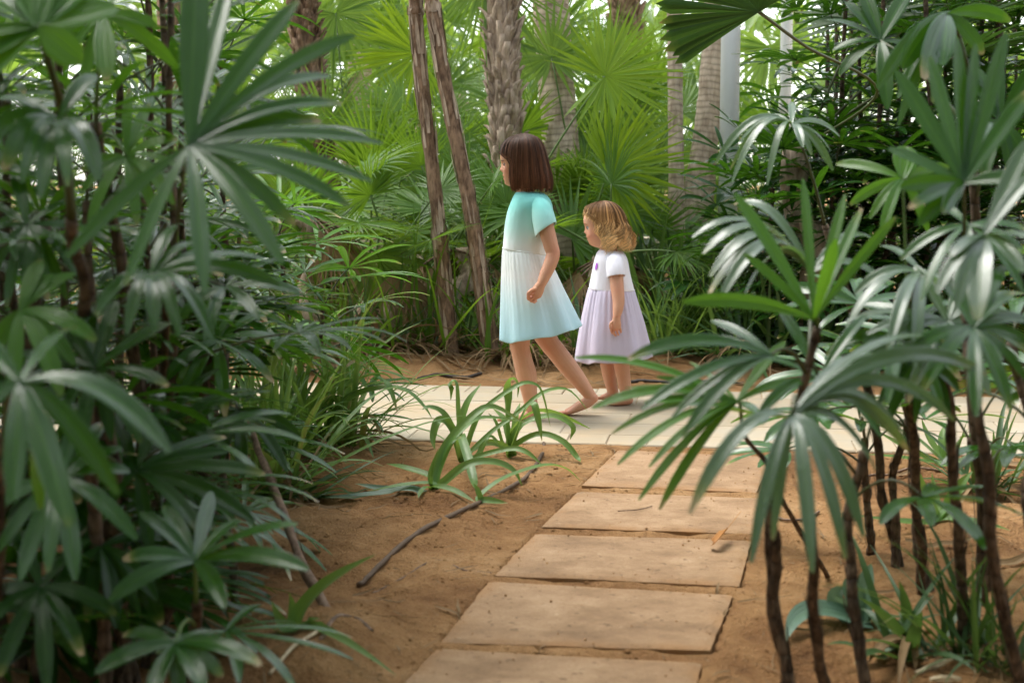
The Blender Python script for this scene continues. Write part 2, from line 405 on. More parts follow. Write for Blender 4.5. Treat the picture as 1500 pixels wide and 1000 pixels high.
MOUNDS = []
for (px, py, r, h) in [(690, 745, .20, .035), (560, 800, .30, .03), (480, 960, .22, .06), (600, 640, .25, .02), (1240, 850, .3, .02), (1380, 780, .25, .04), (1380, 690, .3, .04), (1150, 900, .2, .02), (300, 790, .4, .07), (520, 690, .3, .03), (650, 850, .25, -.02), (1440, 900, .4, .03), (700, 690, .15, .02)]:
    p = gnd(px, py); MOUNDS.append((p[0], p[1], r, h))
for (px, py, r, h) in [(625, 548, .3, .03), (690, 546, .2, .03), (560, 545, .4, .03), (450, 545, .5, .04), (800, 548, .3, .02), (980, 545, .4, .02), (1200, 545, .6, .04)]:
    p = gnd(px, py); MOUNDS.append((p[0], p[1], r, h))

def ground_z(x, y, detail=True):
    x = np.asarray(x, float); y = np.asarray(y, float)
    u, v = path_uv(x, y)
    z = .05 * fbm(x, y, .9, 3, 5)
    if detail: z = z + .028 * fbm(x, y, 5, 4, 21, .6) + .022 * np.maximum(0, fbm(x, y, 15, 3, 33, .6)) - .010 * np.maximum(0, fbm(x, y, 9, 2, 37))
    for (mx, my, r, h) in MOUNDS: z = z + h * np.exp(-((x - mx) ** 2 + (y - my) ** 2) / (r * r))
    # banked bed behind the walkway
    z = z + .03 * sstep(PW + .1, PW + .8, v) + .10 * sstep(PW + 1.2, PW + 6, v)
    # low rim against the walkway, and a bed below it
    nearp = 1 - sstep(0.0, .35, np.maximum(-v, v - PW))
    rim = .014 + .012 * fbm(x, y, 7, 3, 8)
    z = z * (1 - nearp) + rim * nearp
    inp = sstep(-.012, .012, np.minimum(v, PW - v))
    z = z * (1 - inp) - .06 * inp
    sd = slab_dist(x, y)
    k = 1 - sstep(0, .22, sd)
    rimz = .024 + .012 * fbm(x, y, 8, 3, 9)
    z = z * (1 - k) + rimz * k
    ins = 1 - sstep(-.02, .005, sd)
    z = z * (1 - ins) - .05 * ins
    far = sstep(14, 40, np.hypot(x, y))
    return z * (1 - far)

def axis_pts(lo, hi, step, far, n):
    core = np.arange(lo, hi + step / 2, step); g = np.geomspace(step, far, n)
    return np.concatenate([lo - np.cumsum(g)[::-1], core, hi + np.cumsum(g)])
gx = axis_pts(-3.2, 3.6, .017, 220, 42); gy = axis_pts(1.9, 5.6, .013, 220, 44)
gy = np.unique(np.concatenate([gy[gy <= 5.6], np.arange(5.62, 9.6, .03), 9.6 + np.cumsum(np.geomspace(.05, 220, 40))]))
X, Y = np.meshgrid(gx, gy); Zg = ground_z(X, Y)
g = Geo(); g.add(np.stack([X, Y, Zg], -1), grid_q(len(gy), len(gx)))
tag(single("ground", g, [M_SOIL], "sandy reddish brown soil of the planting beds", None, (0, 0, 0)), kind="structure")

def bevel_block(geo, corners, z0, z1, bev, mat=0, n=1):
    """a block with a bevelled top rim; corners counter-clockwise (4,2)"""
    c = np.asarray(corners); cen = c.mean(0); inn = c + nrm(cen - c) * bev * 1.41
    V = np.concatenate([np.c_[c, np.full(4, z0)], np.c_[c, np.full(4, z1 - bev)], np.c_[inn, np.full(4, z1)]])
    q = [[i, (i + 1) % 4, 4 + (i + 1) % 4, 4 + i] for i in range(4)] + [[4 + i, 4 + (i + 1) % 4, 8 + (i + 1) % 4, 8 + i] for i in range(4)] + [[8, 9, 10, 11]]
    geo.add(V, q, None, mat)

M_JOINTS = plain('joint sand', (.40, .29, .18), .9, .3, 40)
# walkway: laid pavers with open joints over a sand bed
rs = np.random.RandomState(3); g = Geo(); tones = []
def lay(u0, u1, v0, v1):
    j = .0014
    c = [pa + PU * (a + rs.uniform(-.0012, .0012)) + PN * (b + rs.uniform(-.0012, .0012)) for a, b in ((u0 + j, v0 + j), (u1 - j, v0 + j), (u1 - j, v1 - j), (u0 + j, v1 - j))]
    bevel_block(g, c, -.05, PZ + rs.uniform(-.0016, .0016), .004); tones.append(rs.rand())
U0, U1 = -5.0, 9.0
bw = .21
for i in range(int((U1 - U0) / .155)):
    a = U0 + i * .155
    lay(a, a + .155, 0, bw); lay(a, a + .155, PW - bw, PW)
rows = 4; rh = (PW - 2 * bw) / rows; ln = .50
for r in range(rows):
    for i in range(int((U1 - U0) / ln) + 1):
        a = U0 + (i - .5 * (r % 2)) * ln
        lay(a, a + ln, bw + r * rh, bw + (r + 1) * rh)
wk = single("walkway", g, [M_PAVER], "pale sandstone paved walkway crossing behind the stepping slabs", None, (0, 0, 0), smooth=False)
tag(wk, kind="structure")
att = wk.data.attributes.new("tone", 'FLOAT', 'FACE'); att.data.foreach_set("value", np.repeat(np.array(tones), 9).astype(np.float32))
g = Geo()
uu = np.linspace(U0, U1, 220); vv = np.linspace(-.004, PW + .004, 8)
P = pa[None, None] + PU * uu[:, None, None] + PN * vv[None, :, None]
g.add(np.concatenate([P, np.full(P.shape[:2] + (1,), PZ - .006)], -1), grid_q(220, 8))
tag(single("walkway_sand", g, [M_JOINTS], "sand showing in the joints of the pavers", None, (0, 0, 0)), kind="structure")

# stepping slabs
slab_labels = ["farthest sandstone slab touching the pale walkway", "second sandstone slab from the walkway, under the drooping palm leaf",
               "middle sandstone slab with a curled dry leaf on its corner", "large sandstone slab second closest to the viewer", "closest sandstone slab cut off by the bottom of the photo"]
for k, (s, lb) in enumerate(zip(SLAB_W, slab_labels)):
    n = 40; rs = np.random.RandomState(50 + k)
    a, b = np.meshgrid(np.linspace(0, 1, n), np.linspace(0, 1, n))
    XY = (s[0] * ((1 - a) * (1 - b))[..., None] + s[1] * (a * (1 - b))[..., None] + s[2] * (a * b)[..., None] + s[3] * ((1 - a) * b)[..., None])
    edge = np.minimum(np.minimum(a, 1 - a), np.minimum(b, 1 - b))
    wob = .003 * fbm(XY[..., 0], XY[..., 1], 22, 3, 60 + k)[..., None] * np.exp(-edge / .03)[..., None]
    XY = XY + wob * nrm(XY - XY.mean((0, 1)))
    z = SLAB_Z + .0022 * fbm(XY[..., 0], XY[..., 1], 6, 4, 70 + k) - .006 * np.exp(-edge / .012) + (rs.uniform(-.004, .004) * (a - .5) + rs.uniform(-.003, .003) * (b - .5))
    base = np.array([*np.mean(s, axis=0), SLAB_Z - .05])
    g = Geo(); g.add(np.concatenate([XY, z[..., None]], -1), grid_q(n, n))
    idx = np.concatenate([np.arange(n), np.arange(1, n) * n + n - 1, (n - 1) * n + np.arange(n - 2, -1, -1), np.arange(n - 2, 0, -1) * n])
    top = np.concatenate([XY, z[..., None]], -1).reshape(-1, 3)[idx]; bot = top.copy(); bot[:, 2] = SLAB_Z - .05
    g.add(np.stack([bot, top], 0), grid_q(2, len(idx), 0, True))
    o = single("stepping_slab", g, [M_SLAB], lb, "paving slab", base, "stepping slabs leading to the walkway")
    at_ = o.data.attributes.new("rim", 'FLOAT', 'POINT'); r_ = np.concatenate([np.exp(-edge / .05).ravel(), np.ones(2 * len(idx))]); at_.data.foreach_set("value", r_.astype(np.float32))
    o.data.set_sharp_from_angle(angle=rad(50))

# loose crumbs of soil, twigs and dry shreds: nobody could count these
def clods():
    g = Geo(); rs = np.random.RandomState(11); n = 15000
    x = rs.uniform(-2.2, 2.6, n); y = 2.3 + 3.2 * rs.rand(n) ** .9
    ok = (slab_dist(x, y) > .004) & (path_uv(x, y)[1] < -.01); x, y = x[ok], y[ok]
    z = ground_z(x, y); r = .0010 + .0026 * rs.rand(len(x)) ** 5
    base = np.array([[-1, -1, -.6], [1, -1, -.6], [1, 1, -.6], [-1, 1, -.6], [-.6, -.6, .7], [.6, -.6, .7], [.6, .6, .7], [-.6, .6, .7]])
    q = np.array([[0, 3, 2, 1], [4, 5, 6, 7], [0, 1, 5, 4], [1, 2, 6, 5], [2, 3, 7, 6], [3, 0, 4, 7]])
    V = base[None] * (r[:, None, None] * rs.uniform(.6, 1.3, (len(x), 8, 3))); an = rs.uniform(0, 6.28, len(x)); c, s_ = np.cos(an)[:, None], np.sin(an)[:, None]
    V = np.stack([V[..., 0] * c - V[..., 1] * s_, V[..., 0] * s_ + V[..., 1] * c, V[..., 2]], -1) + np.stack([x, y, z + r * .3], -1)[:, None]
    g.add(V, (np.arange(len(x)) * 8)[:, None, None] + q[None])
    return g
def lumps():
    g = Geo(); rs = np.random.RandomState(12); n = 1500; x = rs.uniform(-2.2, 2.6, n); y = 2.3 + 3.2 * rs.rand(n)
    ok = (slab_dist(x, y) > .01) & (path_uv(x, y)[1] < -.02) & (fbm(x, y, 1.6, 3, 71) > -.05); x, y = x[ok], y[ok]; z = ground_z(x, y); r = .003 + .0065 * rs.rand(len(x)) ** 3; m, k = 5, 8
    a = np.linspace(.15, math.pi - .15, m)[:, None]; b = (np.arange(k) * 2 * math.pi / k)[None]; S_ = np.stack([np.sin(a) * np.cos(b), np.sin(a) * np.sin(b), np.cos(a) * .6 + 0 * b], -1).reshape(-1, 3)
    V = S_[None] * (r[:, None, None] * rs.uniform(.75, 1.25, (len(x), m * k, 1))) * rs.uniform(.7, 1.4, (len(x), 1, 3)) + np.stack([x, y, z + r * .15], -1)[:, None]
    g.add(V, (np.arange(len(x)) * m * k)[:, None, None] + grid_q(m, k, 0, True)[None]); return g
tag(single("soil_lumps", lumps(), [M_SOIL], "small lumps of dry soil on the beds", None, (0, 0, 0)), kind="stuff")
tag(single("soil_debris", clods(), [M_SOIL], "small crumbs of soil scattered over the beds", None, (0, 0, 0)), kind="stuff")

def litter(n, xr, yr, seed, lmin, lmax, wmin, wmax, lift=.006, off_path=True):
    g = Geo(); rs = np.random.RandomState(seed)
    x = rs.uniform(*xr, n); y = rs.uniform(*yr, n)
    ok = (slab_dist(x, y) > .0) & ((path_uv(x, y)[1] < -.03) | (path_uv(x, y)[1] > PW + .03)); x, y = x[ok], y[ok]; n = len(x)
    an = rs.uniform(0, 6.28, n); L = rs.uniform(lmin, lmax, n); K = 6; t = np.linspace(-.5, .5, K)
    bend = rs.normal(0, .25, n)
    px = x[:, None] + L[:, None] * (t[None] * np.cos(an)[:, None] - bend[:, None] * (t[None] ** 2) * np.sin(an)[:, None])
    py = y[:, None] + L[:, None] * (t[None] * np.sin(an)[:, None] + bend[:, None] * (t[None] ** 2) * np.cos(an)[:, None])
    pz = ground_z(px, py) + lift * (.6 + rs.rand(n, 1)) + L[:, None] * rs.uniform(-.02, .16, (n, 1)) * (t[None] + .3) ** 2
    P = np.stack([px, py, pz], -1); N = nrm(np.stack([rs.normal(0, .35, n), rs.normal(0, .35, n), np.ones(n)], -1))[:, None] + np.zeros((n, K, 3))
    strips(g, P, N, rs.uniform(wmin, wmax, n), prof_needle, .5, 3)
    return g
def slab_sand():
    g = Geo(); rs = np.random.RandomState(15); n = 9000; x = rs.uniform(-1.2, 1.6, n); y = rs.uniform(2.3, 5.5, n); sd = slab_dist(x, y)
    k = (sd < -.004) & (rs.rand(n) < np.exp(sd / .035) + .05); x, y = x[k], y[k]; r = .0008 + .0022 * rs.rand(len(x)) ** 4
    base = np.array([[-1, -1, -.6], [1, -1, -.6], [1, 1, -.6], [-1, 1, -.6], [-.6, -.6, .7], [.6, -.6, .7], [.6, .6, .7], [-.6, .6, .7]]); q = np.array([[4, 5, 6, 7], [0, 1, 5, 4], [1, 2, 6, 5], [2, 3, 7, 6], [3, 0, 4, 7]])
    g.add(base[None] * (r[:, None, None] * rs.uniform(.6, 1.4, (len(x), 8, 3))) + np.stack([x, y, SLAB_Z + .0015 + 0 * x], -1)[:, None], (np.arange(len(x)) * 8)[:, None, None] + q[None]); return g
tag(single("sand_grains", slab_sand(), [M_SOIL], "grains of sand blown onto the stepping slabs", None, (0, 0, 0)), kind="stuff")
g1 = litter(1500, (-3.0, 3.2), (2.2, 5.5), 4, .015, .10, .0008, .0028)
tag(single("leaf_litter", g1, [M_DEAD], "dry leaf shreds strewn over the soil", None, (0, 0, 0)), kind="stuff")
g3 = litter(420, (-2.6, 3.0), (2.2, 5.4), 14, .04, .14, .0018, .0048)
tag(single("leaf_litter", g3, [M_DEAD], "larger dry leaf scraps on the soil of the near beds", None, (0, 0, 0)), kind="stuff")
g2 = litter(1500, (-5, 5), (6.9, 10.5), 5, .10, .45, .003, .010, .012)
tag(single("leaf_litter", g2, [M_DEAD], "brown fallen palm leaves under the background palms", None, (0, 0, 0)), kind="stuff")

# ------------------------------------------------------------------ daylight
SUN_EL, SUN_AZ = 64.0, 52.0                 # azimuth measured from +Y (away from the camera) towards -X
w = bpy.data.worlds.new("World"); scene.world = w; w.use_nodes = True
nt = w.node_tree; nt.nodes.clear()
sky = nt.nodes.new("ShaderNodeTexSky"); sky.sky_type = 'NISHITA'; sky.sun_disc = False; sky.sun_elevation = rad(SUN_EL); sky.sun_rotation = rad(-SUN_AZ); sky.air_density = 1.2; sky.dust_density = 1.5; sky.ozone_density = .6
hsv = nt.nodes.new("ShaderNodeHueSaturation"); hsv.inputs["Saturation"].default_value = .32; hsv.inputs["Value"].default_value = 3.35
bg = nt.nodes.new("ShaderNodeBackground"); bg.inputs[1].default_value = .15; wo = nt.nodes.new("ShaderNodeOutputWorld")
nt.links.new(sky.outputs[0], hsv.inputs["Color"]); nt.links.new(hsv.outputs[0], bg.inputs[0]); nt.links.new(bg.outputs[0], wo.inputs[0])
sl = bpy.data.lights.new("sun", 'SUN'); sl.energy = 4.8; sl.angle = rad(32); sl.color = (1.0, .97, .91)
so = bpy.data.objects.new("sun", sl); COL.objects.link(so)
sd_ = Vector((-math.sin(rad(SUN_AZ)) * math.cos(rad(SUN_EL)), math.cos(rad(SUN_AZ)) * math.cos(rad(SUN_EL)), math.sin(rad(SUN_EL))))
so.rotation_euler = sd_.to_track_quat('Z', 'Y').to_euler(); so.location = sd_ * 30
scene.view_settings.view_transform = 'Standard'; scene.view_settings.look = 'None'; scene.view_settings.exposure = 0
scene.render.engine = 'CYCLES'
cy = scene.cycles; cy.use_denoising = True; cy.max_bounces = 8; cy.diffuse_bounces = 4; cy.glossy_bounces = 3; cy.transmission_bounces = 6; cy.use_adaptive_sampling = True; cy.adaptive_threshold = .02
cy.sample_clamp_indirect = 6
# ------------------------------------------------------------------ people
def skin_mat(name, base, blush, deep):
    t = NT(name); g = t.n("ShaderNodeNewGeometry").outputs["Position"]
    a = t.n("ShaderNodeAttribute", attribute_name="tint"); sp = t.n("ShaderNodeSeparateColor"); t.set(sp.inputs[0], a.outputs["Color"])
    col = t.mix(t.noise(g, 30, 4), base, tuple(x * y for x, y in zip(base, (.93, .80, .76))))
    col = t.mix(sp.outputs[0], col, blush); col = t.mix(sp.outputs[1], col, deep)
    nm = t.bump(t.noise(g, 260, 2), .12, .001)
    return t.done(t.bsdf(col, .5, nm, .4, Subsurface_Weight=.12, Subsurface_Radius=(.012, .005, .003), Subsurface_Scale=.6))
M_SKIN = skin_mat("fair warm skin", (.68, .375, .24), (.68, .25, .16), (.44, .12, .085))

def hair_mat(name, root, mid, tipc):
    t = NT(name); uv = t.n("ShaderNodeUVMap").outputs[0]; sp = t.n("ShaderNodeSeparateXYZ", i0=uv)
    wn = t.n("ShaderNodeTexWhiteNoise", noise_dimensions='1D'); t.set(wn.inputs["W"], t.math('FLOOR', sp.outputs[0]))
    col = t.ramp(t.math('ADD', sp.outputs[1], t.math('MULTIPLY', t.math('SUBTRACT', wn.outputs[0], .5), .25)), [(.05, root), (.5, mid), (.95, tipc)])
    col = t.mix(wn.outputs[0], t.mix(1.0, col, (.42, .42, .42), 'MULTIPLY'), t.mix(1.0, col, (1.6, 1.55, 1.5), 'MULTIPLY'))
    return t.done(t.bsdf(col, .55, None, .2, Anisotropic=.4))
M_HAIRG = hair_mat("brown hair", (.055, .026, .014), (.100, .044, .023), (.135, .055, .028))
M_HAIRT = hair_mat("blond hair", (.17, .082, .034), (.45, .25, .10), (.86, .60, .30))

def cloth_mat(name, stops, z0, z1, weave=900):
    t = NT(name); g = t.n("ShaderNodeNewGeometry").outputs["Position"]; sp = t.n("ShaderNodeSeparateXYZ", i0=g)
    f = t.math('ADD', t.maprange(sp.outputs[2], z0, z1, 0, 1), t.math('MULTIPLY', t.math('SUBTRACT', t.noise(g, 5, 3), .5), .10))
    col = t.ramp(f, stops)
    mpv = t.n('ShaderNodeMapping'); t.set(mpv.inputs[0], g); mpv.inputs['Scale'].default_value = (1, 1, .3); cr = t.noise(mpv.outputs[0], 20, 4, .55); fine = t.noise(g, weave, 2)
    nm = t.bump(t.math('ADD', t.math('MULTIPLY', cr, 1.0), t.math('MULTIPLY', fine, .12)), .5, .009)
    return t.done(t.bsdf(col, .85, nm, .2, Sheen_Weight=.15))

def limb(bm_geo, pts, ra, rl, n=18, ref=(0, 1, 0.001)):
    """rounded limb through joints: ra in the walking plane, rl sideways"""
    P = np.asarray(pts, float); m = max(10, len(P) * 6)
    Q = smoothpath(P, m); ts = np.linspace(0, len(P) - 1, m); A = np.interp(ts, np.arange(len(P)), ra); B = np.interp(ts, np.arange(len(P)), rl)
    # rounded ends
    T0 = nrm(Q[0] - Q[1]); T1 = nrm(Q[-1] - Q[-2]); k = np.array([.35, .7, .92])
    s0 = [Q[0] + T0 * A[0] * .8 * f for f in k]; s1 = [Q[-1] + T1 * A[-1] * .8 * f for f in k]; sc = np.sqrt(1 - k ** 2)
    Q2 = np.concatenate([s0[::-1], Q, s1]); A2 = np.concatenate([(A[0] * sc)[::-1], A, A[-1] * sc]); B2 = np.concatenate([(B[0] * sc)[::-1], B, B[-1] * sc])
    tube(bm_geo, Q2, A2, n, 0, ref, B2)

def superring(cx, cy, z, af, ab, b, n, e=2.0):
    th = np.arange(n) * 2 * np.pi / n; c, s = np.cos(th), np.sin(th)
    den = (np.abs(c) ** e + np.abs(s) ** e) ** (-1 / e)
    x = np.where(c > 0, -af, ab) * np.abs(c) * den; y = b * s * den
    return np.stack([cx + x, cy + y, np.full(n, z) if np.isscalar(z) else z], -1)

def closed_rings(geo, rings, mat=0):
    n = rings[0].shape[0]; a = rings[0].mean(0); b = rings[-1].mean(0)
    R = np.concatenate([[np.repeat(a[None], n, 0) * .999 + rings[0] * .001], rings, [np.repeat(b[None], n, 0) * .999 + rings[-1] * .001]])
    u = np.linspace(0, 1, n + 1); v = np.linspace(0, 1, len(R))
    i = np.arange(len(R) - 1)[:, None]; j = np.arange(n)[None]
    uv = np.stack([np.stack([u[j] + 0 * i, v[i] + 0 * j], -1), np.stack([u[j + 1] + 0 * i, v[i] + 0 * j], -1), np.stack([u[j + 1] + 0 * i, v[i + 1] + 0 * j], -1), np.stack([u[j] + 0 * i, v[i + 1] + 0 * j], -1)], 2)
    geo.add(R, grid_q(len(R), n, 0, True), uv, mat)

def head_geo(geo, prof, back, halfw, cy, V, S):
    """prof/back/halfw: rows (py, value) with image rows; V(px, py) gives x,z; S = metres per pixel; features in units of head height"""
    rows = np.linspace(prof[0][0], prof[-1][0], 46)
    fx = np.interp(rows, [p[0] for p in prof], [p[1] for p in prof]); bx = np.interp(rows, [p[0] for p in back], [p[1] for p in back])
    hw = np.interp(rows, [p[0] for p in halfw], [p[1] for p in halfw])
    k = np.array([.25, .5, .25])
    for a in (fx, bx, hw): a[1:-1] = np.convolve(a, k, 'valid')
    rings = []
    for r_, f_, b_, h_ in zip(rows, fx, bx, hw):
        c = .46 * f_ + .54 * b_; p = V(c, r_)
        ring = superring(p[0], cy, p[2], (c - f_) * S, (b_ - c) * S, h_ * S, 64, 2.25); rings.append(ring)
    return rings

def bump_feature(rings, center, sig, vec):
    for r in rings:
        d = (r - center) / np.asarray(sig); w = np.exp(-(d ** 2).sum(1)); r += w[:, None] * np.asarray(vec)[None]

def remeshed(name, geo, voxel, smooth_it, parent=None):
    me = geo.mesh(name, [M_SKIN]); o = bpy.data.objects.new(name, me); COL.objects.link(o)
    m = o.modifiers.new("r", 'REMESH'); m.mode = 'VOXEL'; m.voxel_size = voxel; m.use_smooth_shade = True
    s = o.modifiers.new("s", 'SMOOTH'); s.factor = .5; s.iterations = smooth_it
    dg = bpy.context.evaluated_depsgraph_get(); me2 = bpy.data.meshes.new_from_object(o.evaluated_get(dg), depsgraph=dg)
    bpy.data.objects.remove(o); bpy.data.meshes.remove(me); me2.name = name
    if not me2.materials: me2.materials.append(M_SKIN)
    me2.polygons.foreach_set("use_smooth", np.ones(len(me2.polygons), dtype=bool))
    return me2

def tint(me, spots):
    """spots: (centre, (sx,sy,sz), red, deep)"""
    n = len(me.vertices); co = np.zeros(n * 3, np.float32); me.vertices.foreach_get("co", co); co = co.reshape(-1, 3)
    c = np.zeros((n, 4), np.float32); c[:, 3] = 1
    for ce, sg, r_, d_ in spots:
        w_ = np.exp(-(((co - np.asarray(ce)) / np.asarray(sg)) ** 2).sum(1)); c[:, 0] = np.maximum(c[:, 0], w_ * r_); c[:, 1] = np.maximum(c[:, 1], w_ * d_)
    a = me.color_attributes.new("tint", 'FLOAT_COLOR', 'POINT'); a.data.foreach_set("color", c.ravel())

def shift_mesh(me, off):
    me.transform(Matrix.Translation(-Vector([float(c) for c in off]))); return me

def finger(geo, pts, r):
    limb(geo, pts, [r * 1.05, r, r * .92, r * .8][:len(pts)], [r * 1.05, r, r * .92, r * .8][:len(pts)], 10, (0.2, .3, .9))

def hair_strands(geo, n, path, seed, K=14, w=(.0008, .0018), locks=60):
    rs = np.random.RandomState(seed)
    P = np.array([path(rs, i) for i in range(n)])                     # (n,K,3)
    cen = P.mean((0, 1)); N = P - cen; N[..., 2] *= .3; N = nrm(N)
    geo_w = rs.uniform(w[0], w[1], n)
    B, K, _ = P.shape; D = nrm(np.gradient(P, axis=1)); S = nrm(np.cross(D, N)); s = np.linspace(0, 1, K)
    ww = geo_w[:, None] * np.clip(1.0 - np.clip((s - .7) / .3, 0, 1) * .8, 0, 1)[None]
    V = np.stack([P - S * ww[..., None], P + S * ww[..., None]], 2)
    q = (np.arange(B) * K * 2)[:, None, None] + grid_q(K, 2)[None]
    mid_ = P[:, K // 2]; az_ = np.arctan2(mid_[:, 1] - cen[1], mid_[:, 0] - cen[0]); lk = np.floor((az_ / (2 * np.pi) + .5) * locks + rs.normal(0, .12, B)) * 3 + rs.randint(0, 3, B)
    i = np.arange(K - 1)[None, :, None] + 0 * np.arange(B)[:, None, None]; b = lk[:, None, None] + 200 + 0 * i
    uv = np.stack([np.stack([b + .2, i / (K - 1)], -1), np.stack([b + .8, i / (K - 1)], -1), np.stack([b + .8, (i + 1) / (K - 1)], -1), np.stack([b + .2, (i + 1) / (K - 1)], -1)], 3)
    geo.add(V, q, uv)

def solid(o, th=.003):
    m = o.modifiers.new("thickness", 'SOLIDIFY'); m.thickness = th; m.offset = 1
def subsurf(o, l=1):
    m = o.modifiers.new("round", 'SUBSURF'); m.levels = l; m.render_levels = l

def rings_open(geo, rings, mat=0):
    R = np.asarray(rings); geo.add(R, grid_q(R.shape[0], R.shape[1], 0, True), None, mat)

def eye(parent, c, r, yaw, off, iris):
    """eyeball looking along -X (turned by yaw about Z)"""
    g = Geo(); m, n = 14, 20; rings = []
    for i in range(m):
        a = math.pi * (i + .5) / m; rings.append(np.stack([np.full(n, -math.cos(a)), math.sin(a) * np.cos(np.arange(n) * 2 * np.pi / n), math.sin(a) * np.sin(np.arange(n) * 2 * np.pi / n)], -1))
    R = np.array(rings) * r; cz, sz = math.cos(yaw), math.sin(yaw)
    R = np.stack([R[..., 0] * cz - R[..., 1] * sz, R[..., 0] * sz + R[..., 1] * cz, R[..., 2]], -1) + np.asarray(c)
    q = grid_q(m, n, 0, True); g.add(R, q); g.M[-1][: n * 4] = 1; g.M[-1][:n * 2] = 2
    o = link("eye", g.mesh("eye", [M_EYEW, iris, M_PUPIL], off), parent); return o
M_EYEW = plain("eye white", (.75, .72, .70), .2, .02); M_IRISB = plain("brown iris", (.06, .03, .015), .15, .2); M_PUPIL = plain("pupil", (.008, .007, .006), .1, 0)
M_IRIST = plain("grey blue iris", (.10, .12, .14), .15, .2); M_LASH = plain("lashes", (.035, .018, .010), .6, .1)

# ================================================================== the older girl
YG = float(gnd(783, 611, PZ)[1]); SG = YG / F * 1.0
def G(px, py, lat=0.0): return vert(px, py, YG + lat)
def Gx(px, py): return vert(px, py, YG)
gbase = gnd(783, 611, PZ)
SGp = float(G(801, 400)[0] - G(800, 400)[0])      # metres per photo pixel at her distance
def gl(geo, rows, n=18):  # rows: px, py, lat, half width px, half depth m
    limb(geo, [G(r[0], r[1], r[2]) for r in rows], [r[3] * SGp for r in rows], [r[4] for r in rows], n)
geo = Geo()
# torso
rows = [(283, 756, 790, .040), (290, 753, 797, .075), (300, 751, 802, .090), (320, 746, 803, .098), (345, 742.5, 803, .100), (372, 741, 801, .098), (400, 742, 804, .105), (430, 743, 812, .112), (455, 748, 814, .108), (475, 752, 810, .095)]
rings = []
for py, l, r_, hw in rows[::-1]:
    c = G((l + r_) / 2, py); rings.append(superring(c[0], YG, c[2], (r_ - l) / 2 * SGp * .93, (r_ - l) / 2 * SGp * .93, hw, 28, 2.3))
closed_rings(geo, rings)
# neck, head
gl(geo, [(776, 300, 0, 15, .048), (771, 284, 0, 13, .042), (768, 268, 0, 14, .042), (768, 250, 0, 18, .05)])
prof = [(197, 762), (201, 750), (207, 742), (214, 736.5), (222, 733.5), (230, 733), (236, 733.6), (240, 735.0), (245, 736.0), (251, 737.0), (257, 737.6), (262, 738.6), (266, 739.5), (269, 740.2), (272.5, 744), (275, 752)]
back = [(197, 772), (201, 783), (207, 790), (216, 795.5), (228, 798), (240, 796), (250, 791), (258, 783), (266, 778), (275, 772)]
halfw = [(197, 3), (200, 11), (205, 17), (212, 21), (222, 24), (234, 24.5), (244, 23), (254, 20.5), (262, 17), (268, 13), (272.5, 9), (275, 5)]
hr = head_geo(geo, prof, back, halfw, YG, lambda x, y: G(x, y), SGp)
p = SGp
bump_feature(hr, G(736, 249), (5 * p, 2.6 * p, 2.6 * p), (-4.3 * p, 0, 0.2 * p)); bump_feature(hr, G(736, 244.5), (5 * p, 2.0 * p, 4.5 * p), (-1.9 * p, 0, 0))
for s in (-1, 1):
    bump_feature(hr, G(739, 249.5) + np.array([0, s * 3.4 * p, 0]), (5 * p, 1.8 * p, 1.8 * p), (-1.4 * p, 0, 0))
    bump_feature(hr, G(738, 240.5) + np.array([0, s * 9.5 * p, 0]), (6 * p, 4.6 * p, 3.0 * p), (1.9 * p, 0, 0))
    bump_feature(hr, G(738, 251) + np.array([0, s * 13 * p, 0]), (8 * p, 6 * p, 6 * p), (-1.3 * p, s * 1.0 * p, 0))
bump_feature(hr, G(738, 257), (5 * p, 5 * p, 1.6 * p), (-1.6 * p, 0, 0)); bump_feature(hr, G(739, 262), (5 * p, 4.5 * p, 1.6 * p), (-1.5 * p, 0, 0)); bump_feature(hr, G(739, 259.5), (4 * p, 5 * p, .9 * p), (1.0 * p, 0, 0))
bump_feature(hr, G(742, 269.5), (6 * p, 6 * p, 3 * p), (-1.4 * p, 0, 0))
closed_rings(geo, hr[::-1])
for s in (-1, 1):   # ears
    limb(geo, [G(769, 240, s * 24.5 * p), G(772, 246, s * 26 * p), G(769, 252, s * 24 * p)], [3 * p, 4 * p, 2.4 * p], [1.6 * p] * 3, 10)
# near leg (planted) and far leg (heel rising)
gl(geo, [(768, 440, -.055, 23, .066), (762, 480, -.055, 18.0, .058), (761, 500, -.056, 15.4, .051), (762.5, 512, -.056, 13.8, .048), (766.5, 530, -.056, 14.2, .048), (771, 548, -.056, 15.2, .047), (774, 566, -.056, 12.8, .040), (777, 586, -.056, 10.3, .031), (778.5, 600, -.056, 10.0, .030)])
gl(geo, [(784, 605.0, -.056, 10.0, .027), (776, 606.5, -.056, 9.0, .030), (764, 609.5, -.057, 6.6, .033), (752, 612, -.059, 5.0, .036), (741, 613.6, -.060, 3.8, .037)], 16)
for k, (dy, l, r_) in enumerate(((-.030, 730, 3.6), (-.014, 731, 2.9), (.002, 733, 2.7), (.016, 735.5, 2.5), (.028, 738, 2.3))):
    gl(geo, [(745, 613.8, -.060 - dy * -1, r_ * .95, r_ * p), (l + 1, 614.6, -.060 - dy * -1, r_ * .9, r_ * p)], 10)
gl(geo, [(786, 440, .055, 23, .066), (794, 480, .056, 18, .058), (804, 501, .056, 15, .052), (815, 515, .057, 14.5, .049), (830, 534, .058, 14.4, .047), (845, 553, .058, 12.6, .042), (857, 569, .058, 10.2, .034), (865, 580, .058, 8.8, .029)])
gl(geo, [(869, 581.5, .058, 8.6, .027), (860, 589, .058, 8.6, .029), (849, 594.5, .058, 7.6, .033), (838, 600, .058, 5.6, .036), (830.5, 603.0, .058, 4.2, .037)], 16)
